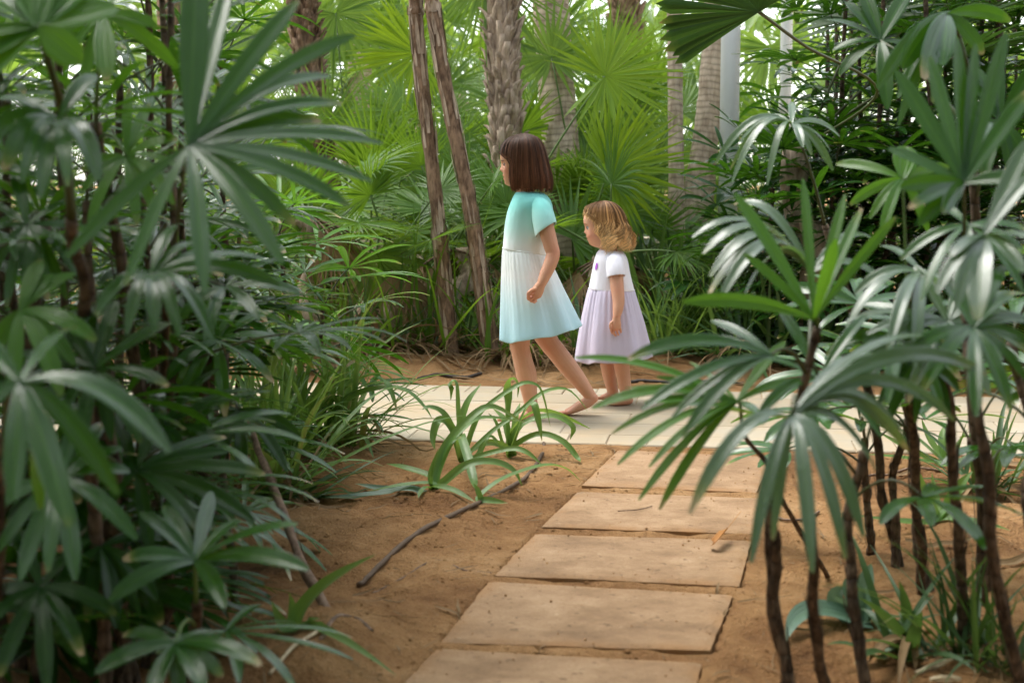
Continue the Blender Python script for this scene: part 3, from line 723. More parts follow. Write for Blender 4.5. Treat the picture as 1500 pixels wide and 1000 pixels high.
for k, (dy, l, r_) in enumerate(((.028, 820, 3.2), (.012, 820.5, 2.7), (-.004, 822, 2.5), (-.018, 824, 2.3), (-.030, 826.5, 2.1))):
    gl(geo, [(833, 603.6, .058 + dy, r_ * .95, r_ * p), (l + 1, 604.3, .058 + dy, r_ * .85, r_ * p)], 10)
# arms
gl(geo, [(790, 306, -.100, 9, .030), (797, 322, -.126, 11.4, .036), (802, 342, -.140, 11.5, .037), (807, 360, -.150, 10.6, .034), (810, 372, -.156, 10.0, .032), (806, 386, -.168, 9.8, .031), (799, 402, -.182, 8.7, .027), (792.5, 417, -.192, 6.6, .022)])
gl(geo, [(792.5, 416, -.192, 6.6, .021), (789, 423, -.195, 8.3, .018), (785.5, 430, -.197, 8.8, .016)], 16)
lat0 = -.197
for (a, b, c, d, dl) in (((779.0, 424), (774, 428.5), (773.5, 434), (777.5, 436), -.010), ((780.5, 429.0), (774.0, 433.5), (774.0, 438.2), (778.5, 438.5), -.003), ((783, 433.5), (777.5, 438), (778.3, 441.4), (782, 440), .005), ((786, 436.5), (781.5, 440.6), (782.8, 442.6), (785.6, 440.6), .012)):
    finger(geo, [G(*a, lat0 - .010 + dl * .6), G(*b, lat0 - .012 + dl), G(*c, lat0 - .003 + dl), G(*d, lat0 + .006 + dl)], .0060)
finger(geo, [G(784, 423, lat0 - .012), G(778.5, 425.0, lat0 - .024), G(775.2, 429.5, lat0 - .024), G(774.2, 432.5, lat0 - .020)], .0062)
gl(geo, [(780, 306, .100, 9, .030), (780, 340, .140, 11.5, .037), (778, 372, .156, 10, .032), (771, 402, .182, 8.6, .027), (765, 420, .192, 6.6, .022)])
gl(geo, [(765, 419, .192, 6.6, .02), (763, 430, .195, 7.5, .016)], 14)
for k in range(4): finger(geo, [G(759 + 3.2 * k, 430, .193 + .004 * k), G(758 + 3 * k, 437, .195 + .004 * k), G(759 + 3 * k, 442, .192 + .004 * k), G(761 + 3 * k, 444, .188 + .004 * k)], .006)
finger(geo, [G(760, 423, .185), G(754.5, 429, .183), G(754, 434, .182), G(755, 437, .182)], .0062)
me = remeshed("person", geo, .0020, 2)
tint(me, [(G(x_, y_, lat0 - .014), (.0075, .02, .0020), .35, .6) for x_, y_ in ((776, 431), (778.5, 436), (781.5, 440.5))] + [(G(739, 259.6), (.012, .018, .007), .9, .55), (G(742, 251, -.045), (.03, .03, .025), .55, 0), (G(742, 251, .045), (.03, .03, .025), .55, 0), (G(732, 249), (.012, .012, .01), .4, 0),  # first spots: reddish crease shade between fingers painted into the skin tint
          (G(761, 508, -.056), (.05, .08, .04), .45, 0), (G(806, 505, .056), (.05, .08, .04), .45, 0), (G(814, 371, -.16), (.03, .04, .03), .5, 0), (G(778, 434, -.2), (.03, .04, .03), .45, 0),
          (G(737, 614, -.06), (.035, .06, .02), .55, 0), (G(827, 604, .058), (.035, .06, .02), .55, 0), (G(874, 585, .058), (.03, .05, .03), .5, 0), (G(788, 608, -.056), (.03, .05, .025), .5, 0)])
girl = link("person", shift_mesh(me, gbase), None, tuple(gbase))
tag(girl, "taller dark haired child walking barefoot in a teal to pale blue dress", "child", "barefoot children on the walkway")
for s in (-1, 1):
    eye(girl, G(741.2, 240.8, s * 9.3 * p), 3.9 * p, s * -.0 , gbase, M_IRISB)
    g = Geo(); t_ = np.linspace(-1, 1, 9)
    lash = np.array([G(737.6 + .9 * abs(a) ** 2 * 3 + (1.4 if s * a > 0 else 0) * abs(a) * 1.2, 239.2 + 1.6 * a * a, (s * 9.3 + a * 3.7) * p) for a in t_]); tube(g, lash, .0011, 6)
    part("eyelashes", g, [M_LASH], girl)
    g = Geo(); br = np.array([G(734.6 + .9 * a * a * 1.5 + (2.2 if s * a > 0 else 0) * abs(a), 235.2 + .9 * a * a, (s * 9.8 + a * 5.2) * p) for a in t_]); tube(g, br, np.interp(t_, [-1, 0, 1], [.0009, .0020, .0009]), 6)
    part("eyebrow", g, [M_HAIRG], girl)

# hair: straight bob, fringe swept aside
HT = [(195.0, 3, 3, 2), (197, 11, 12, 11), (200, 19, 19, 18), (205, 27, 25, 24), (213, 33, 30, 28.5), (222, 35.5, 33, 30.5), (232, 36, 36, 31.5), (248, 36, 40, 32.5), (262, 36, 43.5, 33.5), (272, 35.5, 45, 34), (281, 34, 44.5, 33)]
def hair_env(tab, cx):
    T = np.array(tab)
    def f(py): return np.interp(py, T[:, 0], T[:, 1]), np.interp(py, T[:, 0], T[:, 2]), np.interp(py, T[:, 0], T[:, 3]), cx(py)
    return f
envG = hair_env(HT, lambda y: 767 + 0 * y)
def open_front(py, a0, a1, phi): return phi * sstep(a0, a1, py)
def hairpt_G(py, phi, k):
    af, ab, b, cx = envG(py); c, s = math.cos(phi), math.sin(phi); e = 2.25
    den = (abs(c) ** e + abs(s) ** e) ** (-1 / e)
    x = cx - (af if c > 0 else ab) * c * den * k if True else 0
    return G(x, py) + np.array([0, b * s * den * k * p, 0])
def girl_path(rs, i):
    phi0 = rs.uniform(-math.pi, math.pi); lk = np.random.RandomState(int((phi0 + 4) * 11) + 7); k = lk.uniform(.945, 1.0) + rs.uniform(-.012, .022) + (rs.rand() < .10) * rs.uniform(.01, .06); lo = lk.normal(0, 1.6); zb = 279.5 + lo + rs.normal(0, 1.6) + 3.0 * sstep(0, math.pi, abs(phi0)) - 3; top = rs.uniform(195.4, 199); w0 = rs.normal(0, .03); fm = rs.normal(1.14, .07)
    out = []
    for t in np.linspace(0, 1, 14):
        py = top + (zb - top) * t ** 1.15
        mn = open_front(py, 216, 240, fm); a = max(abs(phi0), mn); a = min(a, math.pi); ph = math.copysign(a, phi0) + w0 * math.sin(t * 5 + i)
        out.append(hairpt_G(py, ph, k * (1 - .05 * sstep(.86, 1, t))))
    return np.array(out)
g = Geo()
# opaque under-layer following the same outline
R = []
for py in np.concatenate([np.linspace(195.6, 216, 9), np.linspace(220, 276, 12)]):
    mn = open_front(py, 216, 240, 1.2); ph = np.linspace(mn + .001, 2 * math.pi - mn - .001, 48); R.append([hairpt_G(py, a if a <= math.pi else a - 2 * math.pi, .945) for a in ph])
R = np.array(R); uvs = np.zeros((R.shape[0] - 1, 47, 4, 2)); uvs[..., 0] = np.arange(47)[None, :, None] + .5; uvs[..., 1] = np.linspace(0, 1, R.shape[0] - 1)[:, None, None]
g.add(R, grid_q(R.shape[0], 48), uvs); hair_strands(g, 2600, girl_path, 5)
part("hair", g, [M_HAIRG], girl)

# dress
M_DRG = cloth_mat("teal to pale blue jersey", [(.0, (.45, .74, .86)), (.25, (.62, .84, .91)), (.45, (.90, .93, .94)), (.64, (.86, .92, .92)), (.78, (.50, .82, .78)), (.90, (.26, .68, .63)), (1.0, (.20, .62, .57))], float(G(790, 496)[2]), float(G(780, 284)[2]))
brow = [(281.5, 757.5, 792, .060), (284, 755, 797, .080), (289, 752.5, 803, .106), (298, 748.5, 808, .120), (312, 743.5, 809.5, .117), (330, 740.5, 807.5, .112), (348, 739, 804, .110), (362, 738, 802, .110), (369, 737.4, 801.3, .1105)]
rings = []
for py, l, r_, hw in brow:
    c = G((l + r_) / 2, py); n = 56; rg = superring(c[0], YG, c[2], (r_ - l) / 2 * SGp, (r_ - l) / 2 * SGp, hw, n, 2.35)
    tilt = 4.5 * sstep(300, 369, py); rg[:, 2] -= tilt * SGp * np.clip((rg[:, 0] - c[0]) / ((r_ - l) / 2 * SGp), -1, 1)
    rings.append(rg)
geo = Geo(); rings_open(geo, rings)
dress = part("dress", geo, [M_DRG], girl); solid(dress); subsurf(dress)
# gathered skirt
def skirt(rows, n, folds, seed, P, Yc, S, hem, gather):
    rs = np.random.RandomState(seed); th = np.arange(n) * 2 * np.pi / n; out = []; f1, f2 = folds
    ph = rs.uniform(0, 6.28, 6); m = len(rows)
    for k, (py, l, r_, hw, tilt) in enumerate(rows):
        t = k / (m - 1); c = P((l + r_) / 2, py); hx = (r_ - l) / 2 * S
        big = np.cos(f1 * th + ph[0] + .6 * np.sin(th * 2 + ph[1])) + .5 * np.cos((f1 + 3) * th + ph[2]); small = (np.cos(f2 * th + ph[3] + 1.6 * np.sin(3 * th + ph[4])) + .6 * np.cos((f2 // 2 + 1) * th + ph[5] + 2 * np.sin(5 * th))) * (.55 + .45 * np.sin(2 * th + ph[1]) * np.sin(7 * th + ph[0]))
        k_ = 1 + hem * big * t ** 1.1 * .5 + gather * small * (1 - t) ** 1.3 * (1 if k else .5)
        cc, ss = np.cos(th), np.sin(th)
        x = c[0] - cc * hx * k_; y = Yc + ss * hw * k_; z = np.full(n, c[2]) - tilt * S * (-cc) + .004 * t * big
        out.append(np.stack([x, y, z], -1))
    return out
rows = [(367.5, 737.0, 801.8, .1125, 4.5), (373, 736.5, 803.5, .118, 4.5), (385, 736, 808.5, .128, 4), (400, 736, 815, .137, 2.5), (420, 735.5, 822.5, .148, 0), (440, 735.5, 831, .158, -3), (460, 735.5, 839, .168, -6), (478, 735.5, 846, .177, -9), (489, 735.5, 850, .182, -11)]
geo = Geo(); rings_open(geo, skirt(rows, 144, (6, 40), 12, lambda x, y: G(x, y), YG, SGp, .105, .030))
sk = part("skirt", geo, [M_DRG], dress); solid(sk, .0025); subsurf(sk)
g = Geo(); rg = skirt(rows, 144, (6, 40), 12, lambda x, y: G(x, y), YG, SGp, .105, .030)[0]; rg = rg + nrm(rg - rg.mean(0)) * .0022; tube(g, np.concatenate([rg, rg[:1]]), .0024, 6, cap=False); part("seam", g, [M_DRG], dress)
def sleeve(parent, mat, P, rowsS, S, thick=.003, n=28, tilt=0.0):
    geo = Geo(); pts = [P(a, b, l) for a, b, l, *_ in rowsS]; rr = [x[3] * S for x in rowsS]; r2 = [x[4] for x in rowsS]
    q = smoothpath(pts, 9); ts = np.linspace(0, len(pts) - 1, 9); tube(geo, q, np.interp(ts, range(len(pts)), rr), n, 0, (0, 1, .001), np.interp(ts, range(len(pts)), r2), cap=False)
    V_ = geo.V[-1].reshape(9, n, 3); V_[..., 2] += (tilt * np.linspace(0, 1, 9) ** 1.5)[:, None] * (V_[..., 0] - q[:, 0][:, None]); geo.V[-1] = V_.reshape(-1, 3)
    o = part("sleeve", geo, [mat], parent); solid(o, thick); subsurf(o); return o
sleeve(dress, M_DRG, G, [(786, 296, -.080, 8.5, .026), (792, 304.5, -.104, 13.6, .044), (796, 320, -.124, 14.9, .052), (800, 337.0, -.137, 14.8, .053)], SGp, tilt=.48)
sleeve(dress, M_DRG, G, [(777, 296, .080, 8, .026), (777, 304, .104, 12.5, .044), (777, 322, .128, 13, .052), (777, 336, .138, 12.5, .051)], SGp, tilt=.3)

# ================================================================== the toddler
YT = float(gnd(912, 591, PZ)[1])
def T(px, py, lat=0.0): return vert(px, py, YT + lat)
tbase = gnd(905, 589, PZ); p = float(T(901, 450)[0] - T(900, 450)[0])
def tl(geo, rows, n=18): limb(geo, [T(r[0], r[1], r[2]) for r in rows], [r[3] * p for r in rows], [r[4] for r in rows], n)
geo = Geo(); rings = []
for py, l, r_, hw in [(368, 880, 908, .04), (374, 877, 913, .075), (384, 874, 917, .085), (400, 870, 920, .084), (420, 867, 924, .088), (445, 867, 926, .09), (470, 869, 928, .095), (490, 873, 927, .09), (505, 878, 924, .075)][::-1]:
    c = T((l + r_) / 2, py); rings.append(superring(c[0], YT, c[2], (r_ - l) / 2 * p * .94, (r_ - l) / 2 * p * .94, hw, 28, 2.3))
closed_rings(geo, rings)
tl(geo, [(894, 382, 0, 12, .042), (892, 366, 0, 12, .038), (889, 350, 0, 16, .04)])
prof = [(297, 884), (300, 872), (305, 864), (312, 857.5), (320, 854.8), (327, 855.0), (331, 856.8), (336, 858.0), (341, 859.2), (347, 859.8), (352, 861.4), (356, 863.2), (359.5, 866.5), (362, 872), (364, 880)]
back = [(297, 892), (300, 901), (305, 908), (313, 914), (322, 916.5), (332, 915), (340, 910), (348, 904), (356, 899), (364, 893)]
halfw = [(297, 3), (300, 10), (305, 15.5), (312, 19.5), (320, 21.5), (330, 22), (338, 21.5), (346, 20), (352, 17.5), (357, 14), (361, 10), (364, 6)]
hr = head_geo(geo, prof, back, halfw, YT, lambda x, y: T(x, y), p)
bump_feature(hr, T(859, 340.5), (4 * p, 2.4 * p, 2.3 * p), (-3.2 * p, 0, .3 * p)); bump_feature(hr, T(858, 336.5), (4 * p, 1.8 * p, 3.5 * p), (-.9 * p, 0, 0))
for s in (-1, 1):
    bump_feature(hr, T(861, 341.5) + np.array([0, s * 3 * p, 0]), (4 * p, 1.6 * p, 1.6 * p), (-1.2 * p, 0, 0))
    bump_feature(hr, T(860, 333) + np.array([0, s * 8.5 * p, 0]), (5 * p, 4.2 * p, 2.7 * p), (1.7 * p, 0, 0))
    bump_feature(hr, T(862, 345) + np.array([0, s * 13 * p, 0]), (8 * p, 6 * p, 6 * p), (-1.8 * p, s * 1.6 * p, 0))
bump_feature(hr, T(861, 346.8), (4 * p, 4 * p, 1.4 * p), (-1.6 * p, 0, 0)); bump_feature(hr, T(862, 351), (4 * p, 3.6 * p, 1.4 * p), (-1.4 * p, 0, 0)); bump_feature(hr, T(861, 349), (4 * p, 4 * p, .8 * p), (1.0 * p, 0, 0))
bump_feature(hr, T(866, 357.5), (5 * p, 6 * p, 3 * p), (-1.2 * p, 0, 0))
closed_rings(geo, hr[::-1])
for s in (-1, 1): limb(geo, [T(889, 327, s * 22 * p), T(892, 332, s * 24 * p), T(889, 338, s * 22 * p)], [3 * p, 4 * p, 2.4 * p], [1.5 * p] * 3, 10)
# legs
tl(geo, [(905, 490, -.045, 16, .052), (910, 525, -.046, 12.5, .045), (911.5, 540, -.046, 11.2, .041), (914, 556, -.046, 10.0, .037), (916, 570, -.046, 8.8, .031), (917.5, 580, -.046, 8.8, .030)])
tl(geo, [(921, 584, -.046, 8.2, .027), (912, 586.5, -.046, 7.2, .029), (903, 589, -.046, 5.0, .031), (896, 590.2, -.046, 3.8, .032)], 14)
for dy, l in ((.026, 890), (.012, 890.5), (-.001, 892), (-.013, 893.5), (-.023, 895)): tl(geo, [(898, 590.6, -.046 + dy, 2.6, .0075), (l, 591.2, -.046 + dy, 2.3, .0068)], 10)
tl(geo, [(893, 490, .045, 16, .052), (890, 525, .046, 12, .045), (891, 540, .046, 10.8, .041), (893.5, 556, .046, 9.4, .037), (896, 566, .046, 8.6, .031), (898, 573, .046, 8.4, .030)])
tl(geo, [(901, 576, .046, 7.6, .027), (894, 578.5, .046, 6.8, .029), (887, 581, .046, 4.8, .031), (882.5, 582.0, .046, 3.8, .032)], 14)
for dy, l in ((-.026, 877), (-.012, 877.5), (.001, 879), (.013, 880.5), (.023, 882)): tl(geo, [(884, 582.4, .046 + dy, 2.6, .0075), (l, 583.0, .046 + dy, 2.3, .0068)], 10)
# arms
tl(geo, [(900, 389, -.086, 8, .028), (902.5, 402, -.107, 10, .033), (904, 420, -.124, 9.8, .034), (906, 440, -.140, 8.8, .030), (905, 453, -.152, 7.6, .026), (903.5, 462, -.160, 5.8, .021), (903, 468, -.163, 6.0, .018), (902.5, 475, -.166, 7.4, .0155), (902, 479, -.167, 7.2, .0145)])
for a, b, c, d in (((896.5, 477), (895, 482.5), (896.3, 487), (898, 488.6)), ((900, 480), (899.2, 486), (900.6, 490.4), (902, 491.4)), ((904, 480), (904.2, 486), (905.4, 489.6), (906.2, 490.2)), ((907.6, 478), (909.0, 482.5), (909.4, 485.8), (909.4, 487))):
    finger(geo, [T(*a, -.167), T(*b, -.170), T(*c, -.166), T(*d, -.160)], .0050)
finger(geo, [T(898, 470, -.168), T(894, 474, -.178), T(893.6, 479, -.180), T(894.5, 482, -.178)], .0052)
tl(geo, [(893, 389, .086, 8, .028), (893, 402, .108, 11, .036), (891, 420, .124, 9.8, .034), (888, 440, .140, 8.6, .030), (884, 453, .152, 7.4, .026), (881, 462, .160, 5.8, .021), (879, 475, .166, 7.0, .0155)])
for k in range(4): finger(geo, [T(876 + 2.8 * k, 477, .166), T(874.5 + 2.8 * k, 483, .168), T(875.5 + 2.8 * k, 487, .165), T(877 + 2.8 * k, 489, .160)], .0048)
finger(geo, [T(878, 468, .155), T(874, 473, .150), T(873, 478, .150), T(873, 480, .150)], .0050)
me = remeshed("person", geo, .0018, 2)
tint(me, [(T(x_, y_, -.172), (.0018, .02, .0085), .35, .6) for x_, y_ in ((897.4, 485), (901.6, 486), (906.6, 485))] + [(T(861, 349), (.009, .014, .006), .9, .5), (T(864, 345, -.045), (.028, .028, .024), .6, 0), (T(864, 345, .045), (.028, .028, .024), .6, 0), (T(856, 340.5), (.01, .01, .009), .4, 0),  # reddish shading of the finger gaps is put into the tint first
          (T(905, 424, -.13), (.03, .04, .03), .35, 0), (T(902, 484, -.167), (.025, .03, .02), .5, 0), (T(892, 592, -.046), (.03, .05, .02), .6, 0), (T(926, 587, -.046), (.02, .04, .02), .55, 0), (T(880, 583, .046), (.03, .05, .02), .6, 0), (T(904, 463, -.16), (.02, .03, .004), .5, .25)])
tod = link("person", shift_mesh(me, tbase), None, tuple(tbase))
tag(tod, "smaller blond wavy haired toddler standing barefoot in a lilac dress", "child", "barefoot children on the walkway")
for s in (-1, 1):
    eye(tod, T(862.6, 333.2, s * 8.4 * p), 3.6 * p, 0, tbase, M_IRIST); t_ = np.linspace(-1, 1, 9)
    g = Geo(); tube(g, np.array([T(859.0 + 1.0 * a * a * 2 + (1.4 if s * a > 0 else 0) * abs(a), 331.6 + 1.4 * a * a, (s * 8.4 + a * 3.6) * p) for a in t_]), .0011, 6); part("eyelashes", g, [M_LASH], tod)
    g = Geo(); tube(g, np.array([T(856.6 + .9 * a * a + (2.4 if s * a > 0 else 0) * abs(a), 328.2 + .8 * a * a, (s * 8.8 + a * 4.6) * p) for a in t_]), np.interp(t_, [-1, 0, 1], [.0007, .0014, .0007]), 6); part("eyebrow", g, [M_HAIRT], tod)
HT2 = [(293.5, 3, 3, 2), (295, 10, 11, 10), (298, 18, 17, 15.5), (303, 25.5, 22.5, 20), (310, 29.5, 27.5, 23.5), (318, 31.5, 31, 25), (328, 31, 33, 25.8), (340, 27, 36, 26.5), (352, 22, 38, 27.5), (360, 19, 37, 27.5), (366, 17, 34, 26)]
envT = hair_env(HT2, lambda y: np.interp(y, [293, 320, 345, 366], [884, 885, 887, 890]))
def hairpt_T(py, phi, k):
    af, ab, b, cx = envT(py); c, s = math.cos(phi), math.sin(phi); e = 2.2; den = (abs(c) ** e + abs(s) ** e) ** (-1 / e)
    return T(cx - (af if c > 0 else ab) * c * den * k, py) + np.array([0, b * s * den * k * p, 0])
def tod_path(rs, i):
    phi0 = rs.uniform(-math.pi, math.pi); k = rs.uniform(.91, 1.02) + (rs.rand() < .16) * rs.uniform(.01, .09); zb = 361 + rs.normal(0, 4.6); top = rs.uniform(293.8, 298); lock = int((phi0 + math.pi) * 4.2); rl = np.random.RandomState(lock); amp = rl.uniform(.6, 1.25); fr = rl.uniform(2.2, 3.4); pw = rl.uniform(0, 6.28) + rs.normal(0, .28); fm = rs.normal(1.46, .12)
    fr_ = abs(phi0) < 1.1 and rs.rand() < .35
    if fr_: zb = rs.uniform(308, 322) + 16 * sstep(.5, 1.25, abs(phi0)); fm *= .5; amp *= .25
    out = []
    for t in np.linspace(0, 1, 20):
        py = top + (zb - top) * t ** 1.1; mn = fm * float(np.interp(py, [300, 306, 316, 328, 342], [0, .18, .66, .9, 1.0])); a = min(max(abs(phi0), mn), math.pi); wv = sstep(.35, .8, t) * amp
        ph = math.copysign(a, phi0) + .22 * wv * math.sin(fr * 6.28 * t + pw)
        out.append(hairpt_T(py + 1.2 * wv * math.cos(fr * 6.28 * t + pw), ph, k * (1 + .12 * wv * math.cos(fr * 6.28 * t + pw) + .03 * wv)))
    return np.array(out)
g = Geo(); R = []
for py in np.concatenate([np.linspace(294.2, 308, 8), np.linspace(311, 356, 12)]):
    mn = 1.52 * float(np.interp(py, [300, 306, 316, 328, 342], [0, .18, .66, .9, 1.0])); ph = np.linspace(mn + .001, 2 * math.pi - mn - .001, 48); R.append([hairpt_T(py, a if a <= math.pi else a - 2 * math.pi, .90) for a in ph])
R = np.array(R); uvs = np.zeros((R.shape[0] - 1, 47, 4, 2)); uvs[..., 0] = np.arange(47)[None, :, None] + .5; uvs[..., 1] = np.linspace(0, .8, R.shape[0] - 1)[:, None, None]
g.add(R, grid_q(R.shape[0], 48), uvs); hair_strands(g, 2100, tod_path, 9, w=(.0007, .0017))
part("hair", g, [M_HAIRT], tod)

M_DRT = cloth_mat("white lilac cotton", [(0, (.86, .84, .92)), (1, (.88, .86, .93))], 0, 1)
M_SKT = cloth_mat("lilac linen", [(0, (.60, .535, .67)), (1, (.64, .58, .71))], 0, 1)
rings = []
for py, l, r_, hw in [(366.5, 880, 909, .048), (369, 877, 913, .066), (374, 874, 916.5, .088), (382, 871.5, 919, .096), (395, 869, 921, .093), (410, 866, 924.5, .096), (421, 863.8, 927.5, .099), (424.5, 863.4, 928.3, .100)]:
    c = T((l + r_) / 2, py); rg = superring(c[0], YT, c[2], (r_ - l) / 2 * p, (r_ - l) / 2 * p, hw, 56, 2.35); rg[:, 2] -= 1.2 * p * np.clip((rg[:, 0] - c[0]) / ((r_ - l) / 2 * p), -1, 1); rings.append(rg)
geo = Geo(); rings_open(geo, rings); dress = part("dress", geo, [M_DRT], tod); solid(dress); subsurf(dress)
rows = [(423.3, 863.2, 928.5, .1015, 1.2), (428, 861.5, 930, .110, 1.2), (438, 859, 933, .120, 1), (455, 854.5, 938, .132, 0), (475, 850.5, 943.5, .145, -1), (495, 847, 948, .157, -2), (512, 844.5, 952, .166, -3), (525.5, 842.8, 954.5, .172, -3.5)]
geo = Geo(); rings_open(geo, skirt(rows, 160, (8, 36), 23, lambda x, y: T(x, y), YT, p, .10, .042)); sk = part("skirt", geo, [M_SKT], dress); solid(sk, .0025); subsurf(sk)
g = Geo(); rg = skirt(rows, 160, (8, 36), 23, lambda x, y: T(x, y), YT, p, .10, .042)[0]; rg = rg + nrm(rg - rg.mean(0)) * .002; tube(g, np.concatenate([rg, rg[:1]]), .0022, 6, cap=False); part("seam", g, [M_DRT], dress)
sleeve(dress, M_DRT, T, [(897, 377, -.070, 8, .022), (900, 383.5, -.088, 11.8, .038), (901.5, 395, -.106, 12.8, .044), (902.8, 405.5, -.115, 12.4, .045)], p)
sleeve(dress, M_DRT, T, [(892, 377, .070, 8, .022), (891, 383.5, .088, 11, .038), (891, 395, .106, 12, .044), (891, 405, .115, 11.6, .045)], p)
# purple printed motif on the chest
M_PRINT = plain("purple print", (.42, .10, .58), .8, .1)
g = Geo(); pts = []
for a in np.linspace(0, 2 * math.pi, 24, endpoint=False):
    pts.append((.011 * math.sin(a), .016 * math.cos(a)))
c0 = T(877.5, 389); rr = []
dbm = bpy.context.evaluated_depsgraph_get()
for f in (.02, .5, 1.0):
    row = []
    for sy, sz in pts:
        py = 389 - sz * f / p; l, r_, hw = [np.interp(py, [374, 382, 395, 410], v) for v in ([874, 871.5, 869, 866], [916.5, 919, 921, 924.5], [.088, .096, .093, .096])]
        ph = -.62 + sy * f * 9; c = T((l + r_) / 2, py); cc, ss = math.cos(ph), math.sin(ph); e = 2.35; den = (abs(cc) ** e + abs(ss) ** e) ** (-1 / e)
        row.append([c[0] - cc * den * ((r_ - l) / 2 * p + .0055), YT + ss * den * (hw + .0055), c[2]])
    rr.append(row)
g.add(np.array(rr), grid_q(3, 24, 0, True)); part("printed_motif", g, [M_PRINT], dress)
# ------------------------------------------------------------------ plants
def gpt(x, y): return np.array([x, y, float(ground_z(x, y))])
UP = np.array([0, 0, 1.0])

def cane_tube(path, r0, r1, seed, sides=10, n=40, nodes=True):
    g = Geo(); rs = np.random.RandomState(seed); P = smoothpath(path, n); t = np.linspace(0, 1, n)
    P = P + np.stack([fbm(t * 4, t * 0 + seed, 1, 2, seed), fbm(t * 4, t * 0 + 9 + seed, 1, 2, seed + 1), 0 * t], -1) * r0 * 2.0
    R = r0 + (r1 - r0) * t
    R = R * (1 + rs.uniform(-.08, .10, n))
    tube(g, P, R, sides, 0, jit=.10, rng=rs, vscale=1.0, ref=(.3, 1, .02))
    if nodes and n >= 40:      # loose fibres of old leaf sheaths
        for j in range(16):
            k = rs.randint(2, n - 9); a = rs.uniform(0, 6.28); ln = rs.randint(3, 7); ii = np.arange(k, k + ln + 1); o = np.array([math.cos(a), math.sin(a), 0]); lift = np.linspace(0, 1, ln + 1) ** 1.5 * rs.uniform(.1, 1.0)
            strips(g, (P[ii] + o * (R[ii] * 1.03 + .001 + lift * r0 * .9)[:, None])[None], np.repeat(o[None, None], ln + 1, 1), np.array([r0 * rs.uniform(.15, .4)]), prof_strap, .3, 3, 0)
    return g, P

def lady_frond(root, attach, hub, axis, normal, n, L, W, spread, seed, mats, droop=.55, bend=.08):
    rs = np.random.RandomState(seed); g = Geo()
    fan(g, hub, axis, normal, n, L, W, spread, rs, droop=droop, rise=.12, prof=prof_lady, fold=.2, M=5, K=9, side_short=.3, wob=.10)
    mid = (np.asarray(attach) + np.asarray(hub)) / 2 + UP * bend
    tube(g, bez(attach, mid, hub, 8), np.linspace(.0035, .0022, 8), 6, 1)
    return part("frond", g, mats, root)

def lady_palm(label, base, top, seed, nf=9, mat=None, cane=None, r=.011, L=.25, W=.016, group=None, petl=(.14, .30), zone=.45, upfrond=True, azr=None, kind="lady_palm", nb=(6, 10), lean=None, droop=(.4, .8)):
    rs = np.random.RandomState(seed); base = np.asarray(base, float); top = np.asarray(top, float)
    root = thing(kind, label, "palm", base, group)
    mid = (base + top) / 2 + np.array([rs.normal(0, .02), rs.normal(0, .02), 0]) if lean is None else np.asarray(lean)
    g, P = cane_tube([base - UP * .03, mid, top], r * 1.1, r * .8, seed); part("cane", g, [cane or M_CANE], root)
    n = len(P); az = rs.uniform(0, 6.28)
    for i in range(nf):
        t = 1 - zone * (i / max(1, nf - 1)) ** 1.1; a_ = P[min(n - 1, int(t * (n - 1)))]
        az += 2.4 + rs.normal(0, .3)
        if azr is not None: az = rs.uniform(*azr)
        el = .95 - 1.0 * (i / max(1, nf - 1)) + rs.normal(0, .12) if upfrond else rs.uniform(-.2, .5)
        d = np.array([math.cos(az) * math.cos(el), math.sin(az) * math.cos(el), math.sin(el)]); pl = rs.uniform(*petl)
        hub = a_ + d * pl; ax = nrm(d * np.array([1, 1, .55]) - UP * .12); nm = nrm(UP * 1.0 - d * .25 + rs.normal(0, .18, 3))
        lady_frond(root, a_, hub, ax, nm, rs.randint(*nb), L * rs.uniform(.8, 1.15), W * rs.uniform(.85, 1.15), rs.uniform(3.2, 4.3), seed * 31 + i, [mat or M_LADY, M_PETD], droop=rs.uniform(*droop), bend=.04)
    return root

